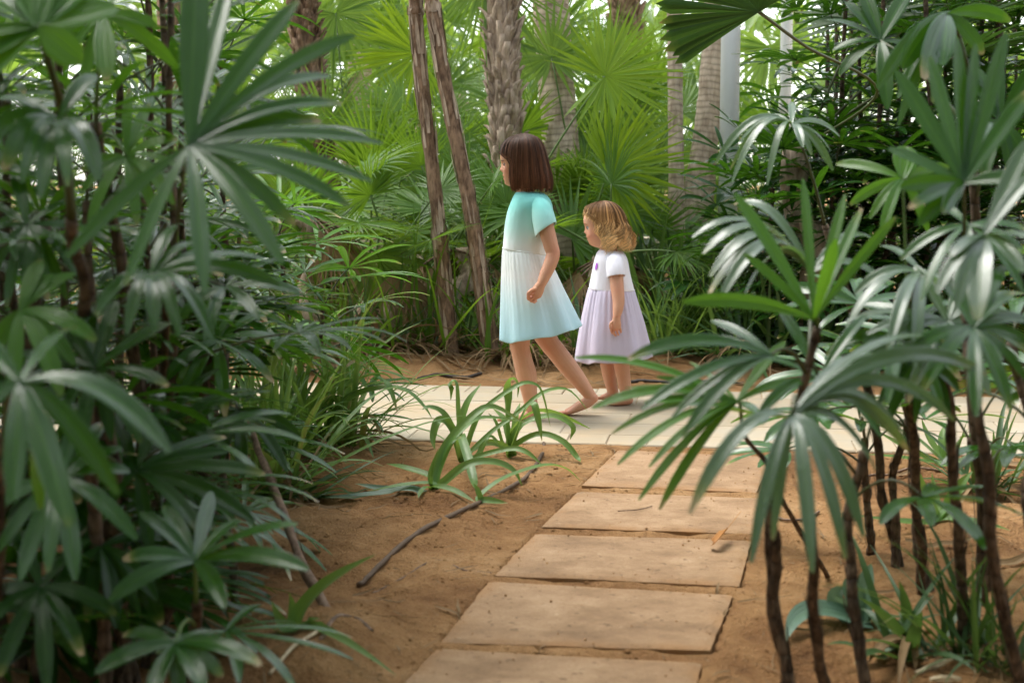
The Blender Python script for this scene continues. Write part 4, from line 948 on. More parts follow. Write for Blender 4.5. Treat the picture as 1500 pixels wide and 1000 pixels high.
def hero_frond(root, attach, hub_px, d, blades, W, mats, ref=(0, -.6, .8), arch=.10, pet=None, fold=.22, M=9, prof=prof_lady, K=11, extra=.4):
    """a frond whose blades end at measured places: (px, py, depth offset, width factor, sag factor)"""
    hub = at(hub_px[0], hub_px[1], d); g = Geo(); B = []; Ws = []; N = []
    full = [tuple(b) + (1, 1)[len(b) - 3:] for b in blades]; rs = np.random.RandomState(int(hub_px[0] * 3 + hub_px[1]) % 9999)
    if extra:
        srt = sorted(full, key=lambda b: math.atan2(b[1] - hub_px[1], b[0] - hub_px[0]))
        for b0, b1 in zip(srt, srt[1:] + srt[:1]):
            a0 = math.atan2(b0[1] - hub_px[1], b0[0] - hub_px[0]); a1 = math.atan2(b1[1] - hub_px[1], b1[0] - hub_px[0]); da = (a1 - a0) % (2 * math.pi)
            if .22 < da < 1.5 and rs.rand() < extra:
                am = a0 + da * rs.uniform(.4, .6); r0 = math.hypot(b0[0] - hub_px[0], b0[1] - hub_px[1]); r1 = math.hypot(b1[0] - hub_px[0], b1[1] - hub_px[1]); rm = (r0 + r1) / 2 * rs.uniform(.8, 1.02)
                full.append((hub_px[0] + rm * math.cos(am), hub_px[1] + rm * math.sin(am), (b0[2] + b1[2]) / 2 + rs.uniform(-.03, .06), .85 * min(b0[3], b1[3]), (b0[4] + b1[4]) / 2))
    for b in full:
        px, py, dd = b[:3]; wf = b[3] if len(b) > 3 else 1; sg = b[4] if len(b) > 4 else 1
        tip = at(px, py, d + dd); L = np.linalg.norm(tip - hub); m = (hub + tip) / 2 + UP * arch * L * sg
        B.append((hub, m, tip)); Ws.append(W * wf); N.append(np.asarray(ref) + np.random.RandomState(int(px * 7 + py) % 9999).normal(0, .22, 3))
    P = blade3(B, K); NN = np.repeat(nrm(np.array(N))[:, None], K, 1)
    strips(g, P, NN, np.array(Ws), prof, fold, M)
    if attach is not None:
        a_ = np.asarray(attach); tube(g, bez(a_, (a_ + hub) / 2 + UP * .05, hub, 9), np.linspace(.0042, .0026, 9), 6, 1)
    return part("frond", g, mats, root)

def fan_frond(root, attach, hub, axis, normal, n, R, spread, seed, mats, droop=.25, fused=.5, pr=.006, cup=.0, tipdroop=None, name="frond", K=9, rise=.05):
    rs = np.random.RandomState(seed); g = Geo(); W = R * fused * math.tan(spread / n / 2) * 1.15
    fan(g, hub, axis, normal, n, R, W, spread, rs, droop=droop, rise=rise, prof=prof_fused(fused), fold=.35, M=3, K=K, ljit=.06, side_short=.28, wob=.10, cup=cup, gpow=2.2)
    if attach is not None:
        a_ = np.asarray(attach); h = np.asarray(hub); tube(g, bez(a_, (a_ + h) / 2 + UP * .10 * np.linalg.norm(h - a_), h, 9), np.linspace(pr * 1.5, pr * .8, 9), 6, 1)
    return part(name, g, mats, root)

def fan_palm(label, base, seed, nf=12, height=.3, petl=(.6, 1.1), R=(.38, .55), mat=None, dead=2, group="fan palms massed behind the walkway", el=(-.1, 1.35), nb=(30, 42), azr=None, spread=(2.6, 4.8), droop=(.2, .9)):
    rs = np.random.RandomState(seed); base = np.asarray(base, float); root = thing("fan_palm", label, "palm", base, group)
    top = base + UP * height + np.array([rs.normal(0, .04), rs.normal(0, .04), 0])
    g, P = cane_tube([base - UP * .05, (base + top) / 2, top], .075, .06, seed, 12, 16); part("trunk", g, [M_BOOT], root)
    az = rs.uniform(0, 6.28)
    for i in range(nf):
        e = el[1] + (el[0] - el[1]) * (i / (nf - 1)) ** .9 + rs.normal(0, .1); az += 2.4 + rs.normal(0, .25)
        if azr is not None: az = rs.uniform(*azr)
        d = np.array([math.cos(az) * math.cos(e), math.sin(az) * math.cos(e), math.sin(e)]); hub = top + d * rs.uniform(*petl)
        ax = nrm(d - UP * rs.uniform(.1, .5)); tocam = nrm(CAMP - hub)
        nm = nrm(UP * .7 - d * .5 * math.sin(e) + rs.normal(0, .3, 3) + tocam * .35)
        fan_frond(root, top, hub, ax, nm, rs.randint(*nb), rs.uniform(*R), rs.uniform(*spread), seed * 41 + i, [mat or M_FAN, M_PET], droop=rs.uniform(*droop), fused=rs.uniform(.28, .48))
    for i in range(dead):
        a_ = rs.uniform(0, 6.28); d = np.array([math.cos(a_) * .5, math.sin(a_) * .5, -.2]); hub = top + d * rs.uniform(.25, .5)
        fan_frond(root, top, hub, nrm(np.array([d[0], d[1], -1.0])), nrm(d + UP * .3), 18, rs.uniform(.3, .45), 1.6, seed * 41 + 30 + i, [M_DEAD, M_WOOD], droop=.6, fused=.3, name="dead_frond")
    return root

def strap_plant(kind, label, cat, base, seed, n=14, L=(.3, .5), W=.014, mat=None, group=None, el=(.5, 1.45), droop=(.6, 1.4), spread=.03, prof=prof_strap, K=12, M=3, fold=.35, tier=None, dead=0):
    rs = np.random.RandomState(seed); base = np.asarray(base, float); root = thing(kind, label, cat, base, group)
    az = rs.uniform(0, 6.28, n); e = rs.uniform(el[0], el[1], n)
    D = np.stack([np.cos(az) * np.cos(e), np.sin(az) * np.cos(e), np.sin(e)], -1); hub = base + np.stack([rs.normal(0, spread, n), rs.normal(0, spread, n), np.full(n, -.01)], -1)
    N = np.stack([-np.cos(az) * np.sin(e), -np.sin(az) * np.sin(e), np.cos(e)], -1) + rs.normal(0, .15, (n, 3))
    Ls = rs.uniform(L[0], L[1], n); P, NN = grow(hub, D, nrm(N), Ls, K, rs.uniform(droop[0], droop[1], n), 1.3, .25, rs)
    P[..., 2] = np.maximum(P[..., 2], ground_z(P[..., 0], P[..., 1], True) + .006)
    g = Geo(); strips(g, P, NN, W * rs.uniform(.7, 1.15, n), prof, fold, M); part("leaves", g, [mat or M_STRAP], root)
    if dead:
        az = rs.uniform(0, 6.28, dead); e = rs.uniform(-.1, .6, dead); D = np.stack([np.cos(az) * np.cos(e), np.sin(az) * np.cos(e), np.sin(e)], -1)
        P, NN = grow(np.repeat(base[None], dead, 0) + UP * .04, D, nrm(np.stack([0 * az, 0 * az, 1 + 0 * az], -1) + rs.normal(0, .3, (dead, 3))), rs.uniform(L[0] * .6, L[1] * .8, dead), K, rs.uniform(1.2, 2.2, dead), 1, .4, rs)
        P[..., 2] = np.maximum(P[..., 2], ground_z(P[..., 0], P[..., 1], True) + .008)
        g = Geo(); strips(g, P, NN, W * rs.uniform(.4, .8, dead), prof, .5, 3); part("dead_leaves", g, [M_DEAD], root)
    return root

def traced_plant(kind, label, cat, base, blades, W, mat, group=None, K=14, ref=(0, -.4, 1), fold=.35, prof=prof_strap, M=5):
    """blades: ((px,py) mid, (px,py) tip, depth offset of mid and tip, width factor)"""
    base = np.asarray(base, float); root = thing(kind, label, cat, base, group); B = []; Ws = []; d0 = float(np.dot(base - CAMP, FWD)); N = []
    for i, (m, t_, dm, dt, wf) in enumerate(blades):
        rs = np.random.RandomState(i + int(base[0] * 100) % 77); st = base + np.array([rs.normal(0, .012), rs.normal(0, .012), 0])
        mm = at(*m, d0 + dm); tt = at(*t_, d0 + dt)
        for q in (mm, tt): q[2] = max(q[2], float(ground_z(q[0], q[1])) + .012)
        B.append((st, mm, tt)); Ws.append(W * wf); N.append(np.asarray(ref) + rs.normal(0, .25, 3))
    P = blade3(B, K); P[..., 2] = np.maximum(P[..., 2], ground_z(P[..., 0], P[..., 1]) + .008)
    g = Geo(); strips(g, P, np.repeat(nrm(np.array(N))[:, None], K, 1), np.array(Ws), prof, fold, M); part("leaves", g, [mat], root)
    return root
# ================================================================== palm trunks behind the walkway
def trunk_palm(label, pts, d0, r, seed, mat, group=None, boots=False, crown=6, cmat=None, kind="palm_tree", flare=1.25, d1=None, flakes=0):
    """pts: image points from foot to top at distance d0"""
    rs = np.random.RandomState(seed); d1 = d1 or d0
    path = [at(x, y, d0 + (d1 - d0) * i / (len(pts) - 1)) for i, (x, y) in enumerate(pts)]
    foot = path[0].copy(); gz = float(ground_z(foot[0], foot[1])); path[0][2] = gz - .05
    topdir = nrm(path[-1] - path[-2]); path.append(path[-1] + topdir * rs.uniform(2.6, 3.6))
    root = thing(kind, label, "palm tree", (foot[0], foot[1], gz), group); n = 90
    P = smoothpath(path, n); t = np.linspace(0, 1, n); R = r * (flare + (1 - flare) * sstep(0, .35, t)) * (1 + rs.uniform(-.035, .035, n)); g = Geo()
    tube(g, P, R, 20, 0, jit=.035, rng=rs, ref=(.2, 1, .03))
    if boots:
        L = np.concatenate([[0], np.cumsum(np.linalg.norm(np.diff(P, axis=0), axis=1))]); h = .05; k = 0
        while h < L[-1] - .2:
            c = np.array([np.interp(h, L, P[:, i]) for i in range(3)]); rr = np.interp(h, L, R); m = boots
            for j in range(m):
                a = (j + .5 * (k % 2)) * 2 * math.pi / m + rs.normal(0, .22); o = np.array([math.cos(a), math.sin(a), 0]); s_ = np.array([-math.sin(a), math.cos(a), 0]); hh = rs.uniform(.10, .19) * r / .13; w = r * math.sin(math.pi / m) * rs.uniform(.75, 1.05); tw = rs.normal(0, .035)
                p0 = c + o * rr * .90 - UP * .02; p1 = c + o * (rr * 1.04 + .008) + UP * hh * .55 + s_ * tw * .5; p2 = c + o * (rr * 1.10 + rs.uniform(.004, .050)) + UP * hh * rs.uniform(.8, 1.25) + s_ * tw; th = .012 * r / .13 + .004
                V = []
                for pp, ww, tt in ((p0, w, th), (p1, w * .86, th), (p2, w * rs.uniform(.45, .7), th * .8)): V += [pp - s_ * ww, pp - s_ * ww * .5 + o * tt, pp + s_ * ww * .5 + o * tt, pp + s_ * ww, pp + s_ * ww * .5 - o * tt * .8, pp - s_ * ww * .5 - o * tt * .8]
                uv = np.zeros((13, 4, 2)); q = np.concatenate([grid_q(3, 6, 0, True), [[12, 13, 16, 17]]]); q[-1] = [12, 13, 16, 17]; q = np.concatenate([q, [[13, 14, 15, 16]]]); g.add(V, q, None, 0)
            h += rs.uniform(.065, .085) * r / .13 * 1.2; k += 1
    for j in range(flakes):
        k = rs.randint(3, n - 14); a = rs.uniform(0, 6.28); ln = rs.randint(2, 7); ii = np.arange(k, k + ln + 2); o = np.array([math.cos(a), math.sin(a), 0]); lift = np.linspace(.0, 1, ln + 2) ** 2 * rs.uniform(.1, .6)
        strips(g, (P[ii] + o * (R[ii] * 1.02 + .002 + lift * .03)[:, None])[None], np.repeat(o[None, None], ln + 2, 1), np.array([rs.uniform(.004, .012)]), prof_strap, .3, 3, 1)
    part("trunk", g, [mat, M_BOOT], root)
    top = P[-1]
    for i in range(crown):
        az = i * 2.4 + rs.normal(0, .3); e = rs.uniform(-.2, .9); d = np.array([math.cos(az) * math.cos(e), math.sin(az) * math.cos(e), math.sin(e)]); hub = top + d * rs.uniform(.7, 1.0)
        fan_frond(root, top, hub, nrm(d - UP * .5), nrm(UP - d * .3), 28, rs.uniform(.5, .65), 4.2, seed * 17 + i, [cmat or M_FAN, M_PET], droop=.45, fused=.5)
    return root

SL = "slim brown trunks of the clump beside the taller child"
trunk_palm("slim dark brown trunk, the one farther from the taller child of a leaning pair", [(662, 520), (650, 400), (640, 300), (622, 150), (609, 20), (606, -60)], 7.75, .037, 1, M_TRUNK, None, False, 5, flakes=110)
trunk_palm("slim brown trunk leaning towards the taller child, closer to her of a pair", [(722, 528), (703, 400), (686, 290), (655, 140), (634, 10), (622, -60)], 7.65, .039, 2, M_TRUNK, None, False, 5, flakes=110)
trunk_palm("thick trunk clad in old leaf bases above the taller child", [(752, 505), (747, 330), (741, 180), (735, 60), (733, -60)], 9.0, .090, 3, M_BOOT, None, 9, 5)
trunk_palm("stout smooth pale ringed trunk behind the taller child's head", [(836, 500), (828, 300), (816, 140), (806, 0), (802, -60)], 9.4, .120, 4, M_TRUNKP, None, False, 4)
trunk_palm("thin pale trunk rising behind the fan leaves beside the toddler", [(992, 480), (991, 300), (989, 130), (988, -20), (988, -60)], 9.0, .048, 5, M_TRUNKP, None, False, 4)
trunk_palm("leaning pale trunk next to the thick white post", [(1003, 450), (1022, 300), (1040, 150), (1050, 30), (1054, -60)], 9.4, .085, 6, M_TRUNKP, None, False, 4, flare=1.7)
trunk_palm("ringed reddish trunk behind the grey fan leaves at the edge of the tall lady palms", [(486, 480), (474, 300), (455, 130), (444, 20), (440, -60)], 9.6, .080, 7, M_TRUNK, None, 8, 4)
trunk_palm("distant brown trunk half hidden by the tall lady palms", [(282, 470), (262, 250), (250, 90), (246, -60)], 12.0, .10, 8, M_TRUNK, None, False, 4)
trunk_palm("distant pale trunk between the booted trunk and the slim pair", [(545, 480), (535, 300), (528, 150), (524, -60)], 14.5, .12, 9, M_TRUNKP, None, False, 5)
trunk_palm("far pale trunk behind the dark leaf over the toddler", [(920, 420), (918, 200), (915, 0), (914, -60)], 16.0, .16, 10, M_TRUNK, None, 9, 5)

# white posts
def post(label, px, py, d, r, h, seed):
    c = at(px, py, d); b = gpt(c[0], c[1]); root = thing("post", label, "post", b, "white posts")
    g = Geo(); tube(g, [b - UP * .05, b + UP * h * .5, b + UP * h], r, 32, 0); part("shaft", g, [M_POST], root)
    g = Geo(); tube(g, [b + UP * .002, b + UP * .015], r * 1.55, 32, 0); tube(g, [b + UP * .015, b + UP * .05], [r * 1.18, r * 1.05], 32, 0); part("base_plate", g, [M_POST], root)
post("thick round white post beside the leaning pale trunk", 1068, 200, 9.2, .062, 4.2, 1)
post("thinner round white post standing alone beyond the dark leaf", 1152, 60, 12.0, .050, 5.4, 2)

# ================================================================== fan palm leaves one can tell apart
def px_dir(a): return RGT * math.cos(a) - (-UPV) * math.sin(a)
def fan_plant(label, hubpx, d, deg, R, n, spread, seed, mat, basepx, tilt=(0, 0), droop=.2, fused=.5, extra=4, petmat=None, group="fan palms massed behind the walkway", cup=0, rise=.05, hubs=None):
    """a young fan palm whose largest leaf faces the viewer"""
    hub = at(hubpx[0], hubpx[1], d); bg = at(basepx[0], basepx[1], d + .3); base = gpt(bg[0], bg[1]); rs = np.random.RandomState(seed)
    root = thing("fan_palm", label, "palm", base, group); top = base + UP * .35
    g, P = cane_tube([base - UP * .05, (base + top) / 2, top], .07, .06, seed, 12, 12); part("trunk", g, [M_BOOT], root)
    a = rad(deg); ax = RGT * math.cos(a) + UPV * math.sin(a); nm = nrm(-FWD + RGT * tilt[0] + UPV * tilt[1])
    fan_frond(root, top, hub, ax, nm, n, R, spread, seed, [mat, petmat or M_PET], droop=droop, fused=fused, cup=cup, rise=rise, K=11)
    for i in range(extra):
        az = rs.uniform(0, 6.28); e = rs.uniform(.2, 1.2); dd = np.array([math.cos(az) * math.cos(e), abs(math.sin(az)) * math.cos(e), math.sin(e)]); h2 = top + dd * rs.uniform(.4, .9)
        fan_frond(root, top, h2, nrm(dd - UP * .3), nrm(UP - dd * .4 - FWD * .4), rs.randint(22, 30), rs.uniform(.35, .5), rs.uniform(2.6, 4.4), seed * 7 + i, [mat, M_PET], droop=.35)
    return root
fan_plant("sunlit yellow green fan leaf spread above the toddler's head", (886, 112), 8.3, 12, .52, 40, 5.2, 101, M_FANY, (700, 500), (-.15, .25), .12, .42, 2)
fan_plant("olive green fan leaf opening beside the toddler, its tips to the thin trunk", (892, 248), 8.1, 22, .50, 34, 3.6, 102, M_FANY, (840, 520), (-.5, -.1), .12, .5, 2)
fan_plant("pale fan leaf in front of the stout ringed trunk", (808, 84), 9.2, 95, .46, 30, 5.4, 103, M_FANP, (860, 500), (.1, .3), .25, .35, 2)
fan_plant("fan leaf with hanging split tips beneath the slim trunk pair", (545, 372), 7.9, -85, .46, 24, 3.9, 104, M_FANP, (610, 530), (-.1, .8), .55, .42, 2)
fan_plant("bright round fan leaf glowing behind the slim trunk pair", (612, 78), 9.6, 185, .50, 38, 4.0, 105, M_FANY, (640, 500), (.2, .1), .1, .6, 2)
fan_plant("narrow fan leaf pointing up towards the slim trunk pair", (588, 160), 9.0, 150, .36, 26, 2.2, 106, M_FANP, (680, 510), (.5, .3), .15, .5, 3)
fan_plant("fan leaf hanging like a curtain before the booted trunk", (712, -40), 9.0, -90, .80, 36, 3.0, 107, M_FANP, (770, 500), (.1, .3), .5, .3, 1)
fan_plant("fan leaf pressed against the taller child's shoulder side of the slim trunks", (742, 300), 8.2, 150, .42, 30, 3.6, 108, M_FAN, (760, 520), (.4, .3), .2, .5, 3)
fan_plant("fan leaf with stiff fingers low beside the taller child's knees", (712, 476), 8.0, 165, .30, 14, 2.2, 109, M_FANP, (735, 535), (.2, .5), .2, .3, 1)
fan_plant("soft pale fan leaf at the top between the tall lady palms and the slim trunks", (492, 20), 10.0, -60, .55, 34, 4.6, 110, M_FANP, (520, 500), (0, .3), .35, .45, 3)
fan_plant("pleated fan leaf rising left of the slim trunk pair near the walkway", (590, 250), 8.8, 100, .44, 30, 3.4, 111, M_FAN, (560, 520), (.2, .4), .2, .5, 4)
fan_plant("small fan leaf at the toddler's back above the sedge", (955, 345), 8.8, 60, .36, 26, 3.4, 112, M_FAN, (940, 520), (-.1, .5), .3, .4, 3)
fan_plant("fan leaf between the two children at waist height", (838, 350), 8.3, 40, .42, 28, 3.8, 113, M_FAN, (842, 535), (0, .6), .3, .45, 4)
fan_plant("grey green fan leaf beyond the white posts", (1128, 70), 13.0, -85, .62, 32, 4.4, 114, M_FANP, (1128, 470), (0, .5), .4, .45, 4)

# the big shaded leaf reaching in at the top, from a palm rooted in the dark thicket
b = at(1330, 420, 5.6); b = gpt(b[0], 7.6); root = thing("fan_palm", "huge dark pleated fan leaf on a long stalk at the top above the white post", "palm", b)
g, P = cane_tube([b - UP * .05, b + UP * .5, b + UP * 1.1], .08, .07, 5, 12, 14); part("trunk", g, [M_BOOT], root)
hub = at(1112, 18, 5.2); at0 = b + UP * 1.1; g = Geo(); rs = np.random.RandomState(77)
fan(g, hub, nrm(-RGT * .55 + UPV * .83 - FWD * .2), nrm(FWD * .75 + UP * .6), 34, .40, .40 * .92 * math.tan(3.1 / 34 / 2) * 1.3, 3.1, rs, droop=.10, rise=.06, prof=prof_fused(.9), fold=.4, M=3, K=10, ljit=.04, side_short=.1, wob=.02)
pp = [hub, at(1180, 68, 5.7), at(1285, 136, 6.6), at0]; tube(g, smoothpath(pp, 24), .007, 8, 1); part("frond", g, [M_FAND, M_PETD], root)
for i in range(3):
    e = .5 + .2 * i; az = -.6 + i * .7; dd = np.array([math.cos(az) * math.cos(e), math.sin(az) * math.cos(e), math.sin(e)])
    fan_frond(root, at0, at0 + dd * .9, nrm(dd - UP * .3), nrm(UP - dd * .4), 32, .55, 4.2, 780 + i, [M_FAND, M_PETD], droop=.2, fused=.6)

# the mass of fan palms behind
rs = np.random.RandomState(8)
mats = [M_FAN, M_FANP, M_FAN, M_FAN]
spots = [  # px, distance, height, label
    (410, 8.6, .25, "low fan palm behind the walkway at the edge of the tall lady palms"), (470, 9.6, .5, "fan palm in front of the ringed reddish trunk"), (530, 8.8, .2, "fan palm above the weathered board"),
    (590, 10.2, .6, "fan palm behind the farther slim trunk"), (650, 11.0, .9, "tall fan palm behind the slim pair"), (700, 9.6, .3, "fan palm between the slim pair and the booted trunk"),
    (790, 9.8, .4, "fan palm behind the taller child's back"), (850, 9.3, .3, "fan palm behind the gap between the children"), (905, 10.0, .7, "fan palm behind the toddler's head"),
    (960, 9.8, .3, "fan palm beyond the toddler's back"), (1030, 11.2, .3, "fan palm at the foot of the leaning pale trunk"), (870, 11.8, 1.2, "tall fan palm below the sunlit leaf"),
    (560, 12.2, 1.2, "tall fan palm behind the hanging fan leaf"), (470, 12.6, 1.3, "tall fan palm beyond the ringed reddish trunk"), (370, 10.8, .8, "fan palm showing through the tall lady palms"),
    (260, 10.4, .8, "fan palm behind the distant brown trunk"), (150, 9.6, .6, "fan palm seen through stems at the far side of the tall lady palms"), (40, 10.5, .8, "fan palm at the far edge behind the tall lady palms")]
for i, (px, d, h, lb) in enumerate(spots):
    c = at(px, 500, d); fan_palm(lb, gpt(c[0], c[1]), 300 + i, nf=12 if d < 11 else 10, height=h, mat=mats[i % 4], R=(.36, .56), dead=4 if d < 10.5 else 2)
for i, (px, d, h, lb) in enumerate([(455, 7.9, .75, "short fan palm skirted with hanging brown fronds beside the ringed reddish trunk"), (585, 7.95, .5, "short fan palm with brown hanging fronds behind the weathered board"), (672, 8.25, .6, "short fan palm with brown fronds wedged between the slim trunk pair"), (905, 8.2, .55, "short fan palm with brown hanging fronds behind the toddler")]):
    c = at(px, 500, d); fan_palm(lb, gpt(c[0], c[1]), 380 + i, nf=5, height=h, mat=M_FAN, R=(.3, .45), petl=(.3, .6), dead=9)
# far rows
far = [(330, 15, 1.4), (440, 16, 1.6), (520, 17, 2.0), (610, 15.5, 1.5), (690, 17, 2.0), (780, 16, 1.6), (860, 18, 1.2), (950, 16, 1.0), (1020, 18, 1.8), (1110, 15, .6), (1180, 16.5, 1.2), (1260, 17, 1.6), (1350, 16, 1.6), (1450, 15, 1.4), (200, 15, 1.6), (70, 16, 1.8)]
for i, (px, d, h) in enumerate(far):
    c = at(px, 450, d); fan_palm("hazy fan palm in the distant row closing the garden", gpt(c[0], c[1]), 400 + i, nf=9, height=h, mat=[M_FANP, M_FAN][i % 2], R=(.55, .85), petl=(.8, 1.4), dead=0, nb=(20, 26), group="hazy fan palms of the distant row")

# far wood closing the view
def wood():
    g = Geo(); rs = np.random.RandomState(19); n = 20000
    x = rs.uniform(-26, 26, n); y = rs.uniform(21, 30, n); top = 5.2 + 2.2 * fbm(x, y, .35, 3, 3) ; z = top * rs.rand(n) ** .8
    keep = fbm(x * 1.0, z * 1.0 + y * .3, .9, 3, 12) > .02
    x, y, z = x[keep], y[keep], z[keep]; n = len(x)
    D = rs.normal(0, 1, (n, 3)); D[:, 2] -= .4; D = nrm(D); P, NN = grow(np.stack([x, y, z], -1), D, nrm(rs.normal(0, 1, (n, 3)) + UP), rs.uniform(.5, 1.2, n), 4, .6)
    strips(g, P, NN, rs.uniform(.04, .11, n), prof_needle, .2, 3); return g
def shade_foliage():  # unseen leaves behind, beside and over the camera, added to darken the foreground
    g = Geo(); rs = np.random.RandomState(29); n = 15000
    a = rs.uniform(math.pi * 1.0, math.pi * 2.0, n); rr = rs.uniform(4.2, 5.6, n); x = rr * np.cos(a) * 1.25; y = rr * np.sin(a) * .9 + 1.2
    s_ = rs.rand(n) < .45; x = np.where(s_, np.where(rs.rand(n) < .5, -1, 1) * rs.uniform(5.2, 6.6, n), x); y = np.where(s_, rs.uniform(1, 6.5, n), y)
    z = (4.0 + 1.4 * fbm(x, y, .6, 2, 4)) * rs.rand(n) ** .8
    D = rs.normal(0, 1, (n, 3)); D[:, 2] -= .4; D = nrm(D); P, NN = grow(np.stack([x, y, z], -1), D, nrm(rs.normal(0, 1, (n, 3)) + UP), rs.uniform(.35, .7, n), 4, .6)
    strips(g, P, NN, rs.uniform(.03, .07, n), prof_needle, .2, 3)
    n = 12000; x = rs.uniform(-6, 6, n); y = rs.uniform(-4.5, 5.2, n); k_ = ((fbm(x, y, .8, 3, 44) > -.06) & (y < 3.2 - .25 * np.abs(x))) | ((x < -.95) & (y > .8) & (fbm(x, y, 1.0, 3, 45) > -.24)); x, y = x[k_], y[k_]; n = len(x); z = rs.uniform(3.4, 5.2, n)
    D = rs.normal(0, 1, (n, 3)); D[:, 2] = -abs(D[:, 2]) * .4; D = nrm(D); P, NN = grow(np.stack([x, y, z], -1), D, nrm(rs.normal(0, .5, (n, 3)) + UP), rs.uniform(.3, .6, n), 4, .5)
    strips(g, P, NN, rs.uniform(.02, .05, n), prof_needle, .2, 3); return g
tag(single("unseen_shade_foliage", shade_foliage(), [M_LADYD], "unseen dark leafy growth added to shade the near end of the garden", None, (0, 0, 0)), kind="stuff")
tag(single("far_wood", wood(), [M_FANP], "pale leafy growth far behind the garden", None, (0, 24, 0)), kind="stuff")
def canopy():  # out-of-view leaves added to darken the background in patches, open over the posts
    g = Geo(); rs = np.random.RandomState(49); n = 12000; x = rs.uniform(-7, 8, n); y = rs.uniform(8.0, 15, n); k = (fbm(x, y, .55, 3, 61) > -.06) & ~((x > .2) & (x < 3.4) & (y < 12.5)); x, y = x[k], y[k]; n = len(x); z = rs.uniform(4.4, 6.4, n)
    D = rs.normal(0, 1, (n, 3)); D[:, 2] = -abs(D[:, 2]) * .4; D = nrm(D); P, NN = grow(np.stack([x, y, z], -1), D, nrm(rs.normal(0, .5, (n, 3)) + UP), rs.uniform(.35, .7, n), 4, .5); strips(g, P, NN, rs.uniform(.025, .06, n), prof_needle, .2, 3); return g
tag(single("unseen_shade_canopy", canopy(), [M_FAN], "unseen leafy canopy added to shade the background palms", None, (0, 0, 0)), kind="stuff")
def low_growth():
    g = Geo(); rs = np.random.RandomState(39); n = 15000; x = rs.uniform(-14, 14, n); y = rs.uniform(9.3, 20.5, n); k = (fbm(x, y, .7, 3, 50) > -.12) & ((np.abs(x) > 1.2) | (y > 10.5)); x, y = x[k], y[k]; n = len(x)
    z = ground_z(x, y) + .9 * rs.rand(n) ** 1.6 * (.6 + fbm(x, y, .5, 2, 51)); D = rs.normal(0, .6, (n, 3)); D[:, 2] = abs(D[:, 2]) + .3; D = nrm(D)
    P, NN = grow(np.stack([x, y, z], -1), D, nrm(rs.normal(0, .6, (n, 3)) - D * .3 + UP * .4), rs.uniform(.25, .6, n), 5, .9); strips(g, P, NN, rs.uniform(.012, .03, n), prof_needle, .3, 3); return g
tag(single("undergrowth", low_growth(), [M_STRAPD], "leafy ground cover between the background palms", None, (0, 0, 0)), kind="stuff")
# low pale wall seen through gaps
c = at(940, 430, 14.0); g = Geo(); x0, x1, y0 = -7.0, 9.0, c[1]
V = np.array([[x0, y0, -.2], [x1, y0, -.2], [x1, y0 + .25, -.2], [x0, y0 + .25, -.2], [x0, y0, .42], [x1, y0, .42], [x1, y0 + .25, .42], [x0, y0 + .25, .42]])
g.add(V, [[0, 1, 5, 4], [1, 2, 6, 5], [2, 3, 7, 6], [3, 0, 4, 7], [4, 5, 6, 7]])
V2 = V.copy(); V2[:4, 2] = .423; V2[4:, 2] = .48; V2[[0, 1, 4, 5], 1] -= .03; V2[[2, 3, 6, 7], 1] += .03; g.add(V2, [[3, 2, 1, 0], [0, 1, 5, 4], [1, 2, 6, 5], [2, 3, 7, 6], [3, 0, 4, 7], [4, 5, 6, 7]])
single("garden_wall", g, [M_WALL], "low pale plastered wall far behind the palms", "wall", (x0, y0, 0), smooth=False)

# ================================================================== undergrowth at the feet of the palms
ug = [(470, 7.6, .75, 0), (515, 7.9, .9, 0), (555, 7.7, .7, 1), (600, 7.75, .95, 0), (632, 7.95, 1.0, 0), (668, 7.9, .8, 1), (690, 8.0, .85, 0), (735, 7.6, .6, 0), (765, 7.7, .7, 0), (815, 7.7, .7, 0), (850, 7.6, .6, 1), (450, 7.4, .6, 0), (420, 7.8, .8, 0)]
ul = ["tuft of upright blades behind the walkway near the lady palms", "tall thin bladed tuft above the weathered board", "tuft of arching blades beside the weathered board", "tall upright tuft at the foot of the farther slim trunk", "dense tuft between the two slim trunks", "tuft with many brown blades between the slim trunks", "tuft against the closer slim trunk", "tuft behind the taller child's skirt front", "tuft behind the taller child's skirt", "tuft between the taller child and the toddler", "low tuft behind the toddler's skirt front", "low tuft near the walkway's shaded end", "tuft half hidden by the long brown tipped leaves"]
for i, ((px, d, L, k), lb) in enumerate(zip(ug, ul)):
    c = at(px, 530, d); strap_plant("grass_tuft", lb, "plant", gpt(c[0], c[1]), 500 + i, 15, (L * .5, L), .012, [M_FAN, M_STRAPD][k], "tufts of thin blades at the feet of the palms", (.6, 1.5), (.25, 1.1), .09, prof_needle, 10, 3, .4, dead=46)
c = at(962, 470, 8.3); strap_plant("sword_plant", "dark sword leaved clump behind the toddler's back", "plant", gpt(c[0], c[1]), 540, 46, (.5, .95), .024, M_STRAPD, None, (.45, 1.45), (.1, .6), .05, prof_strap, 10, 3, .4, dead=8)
c = at(1015, 470, 8.6); strap_plant("sword_plant", "second dark sword leaved clump nearer the leaning trunk", "plant", gpt(c[0], c[1]), 541, 40, (.45, .85), .022, M_STRAPD, None, (.4, 1.4), (.1, .7), .05, prof_strap, 10, 3, .4, dead=8)
for i, (px, d, lb) in enumerate([(975, 7.75, "arching sedge clump spilling to the walkway behind the toddler's skirt"), (1035, 7.9, "arching sedge clump behind the drooping lady palm leaf"), (1110, 8.0, "arching sedge clump in the shade of the thicket")]):
    c = at(px, 540, d); strap_plant("sedge_clump", lb, "plant", gpt(c[0], c[1]), 550 + i, 90, (.4, .75), .008, M_STRAP, "arching sedge clumps", (.5, 1.4), (.7, 1.5), .05, prof_needle, 12, 3, .4, dead=14)

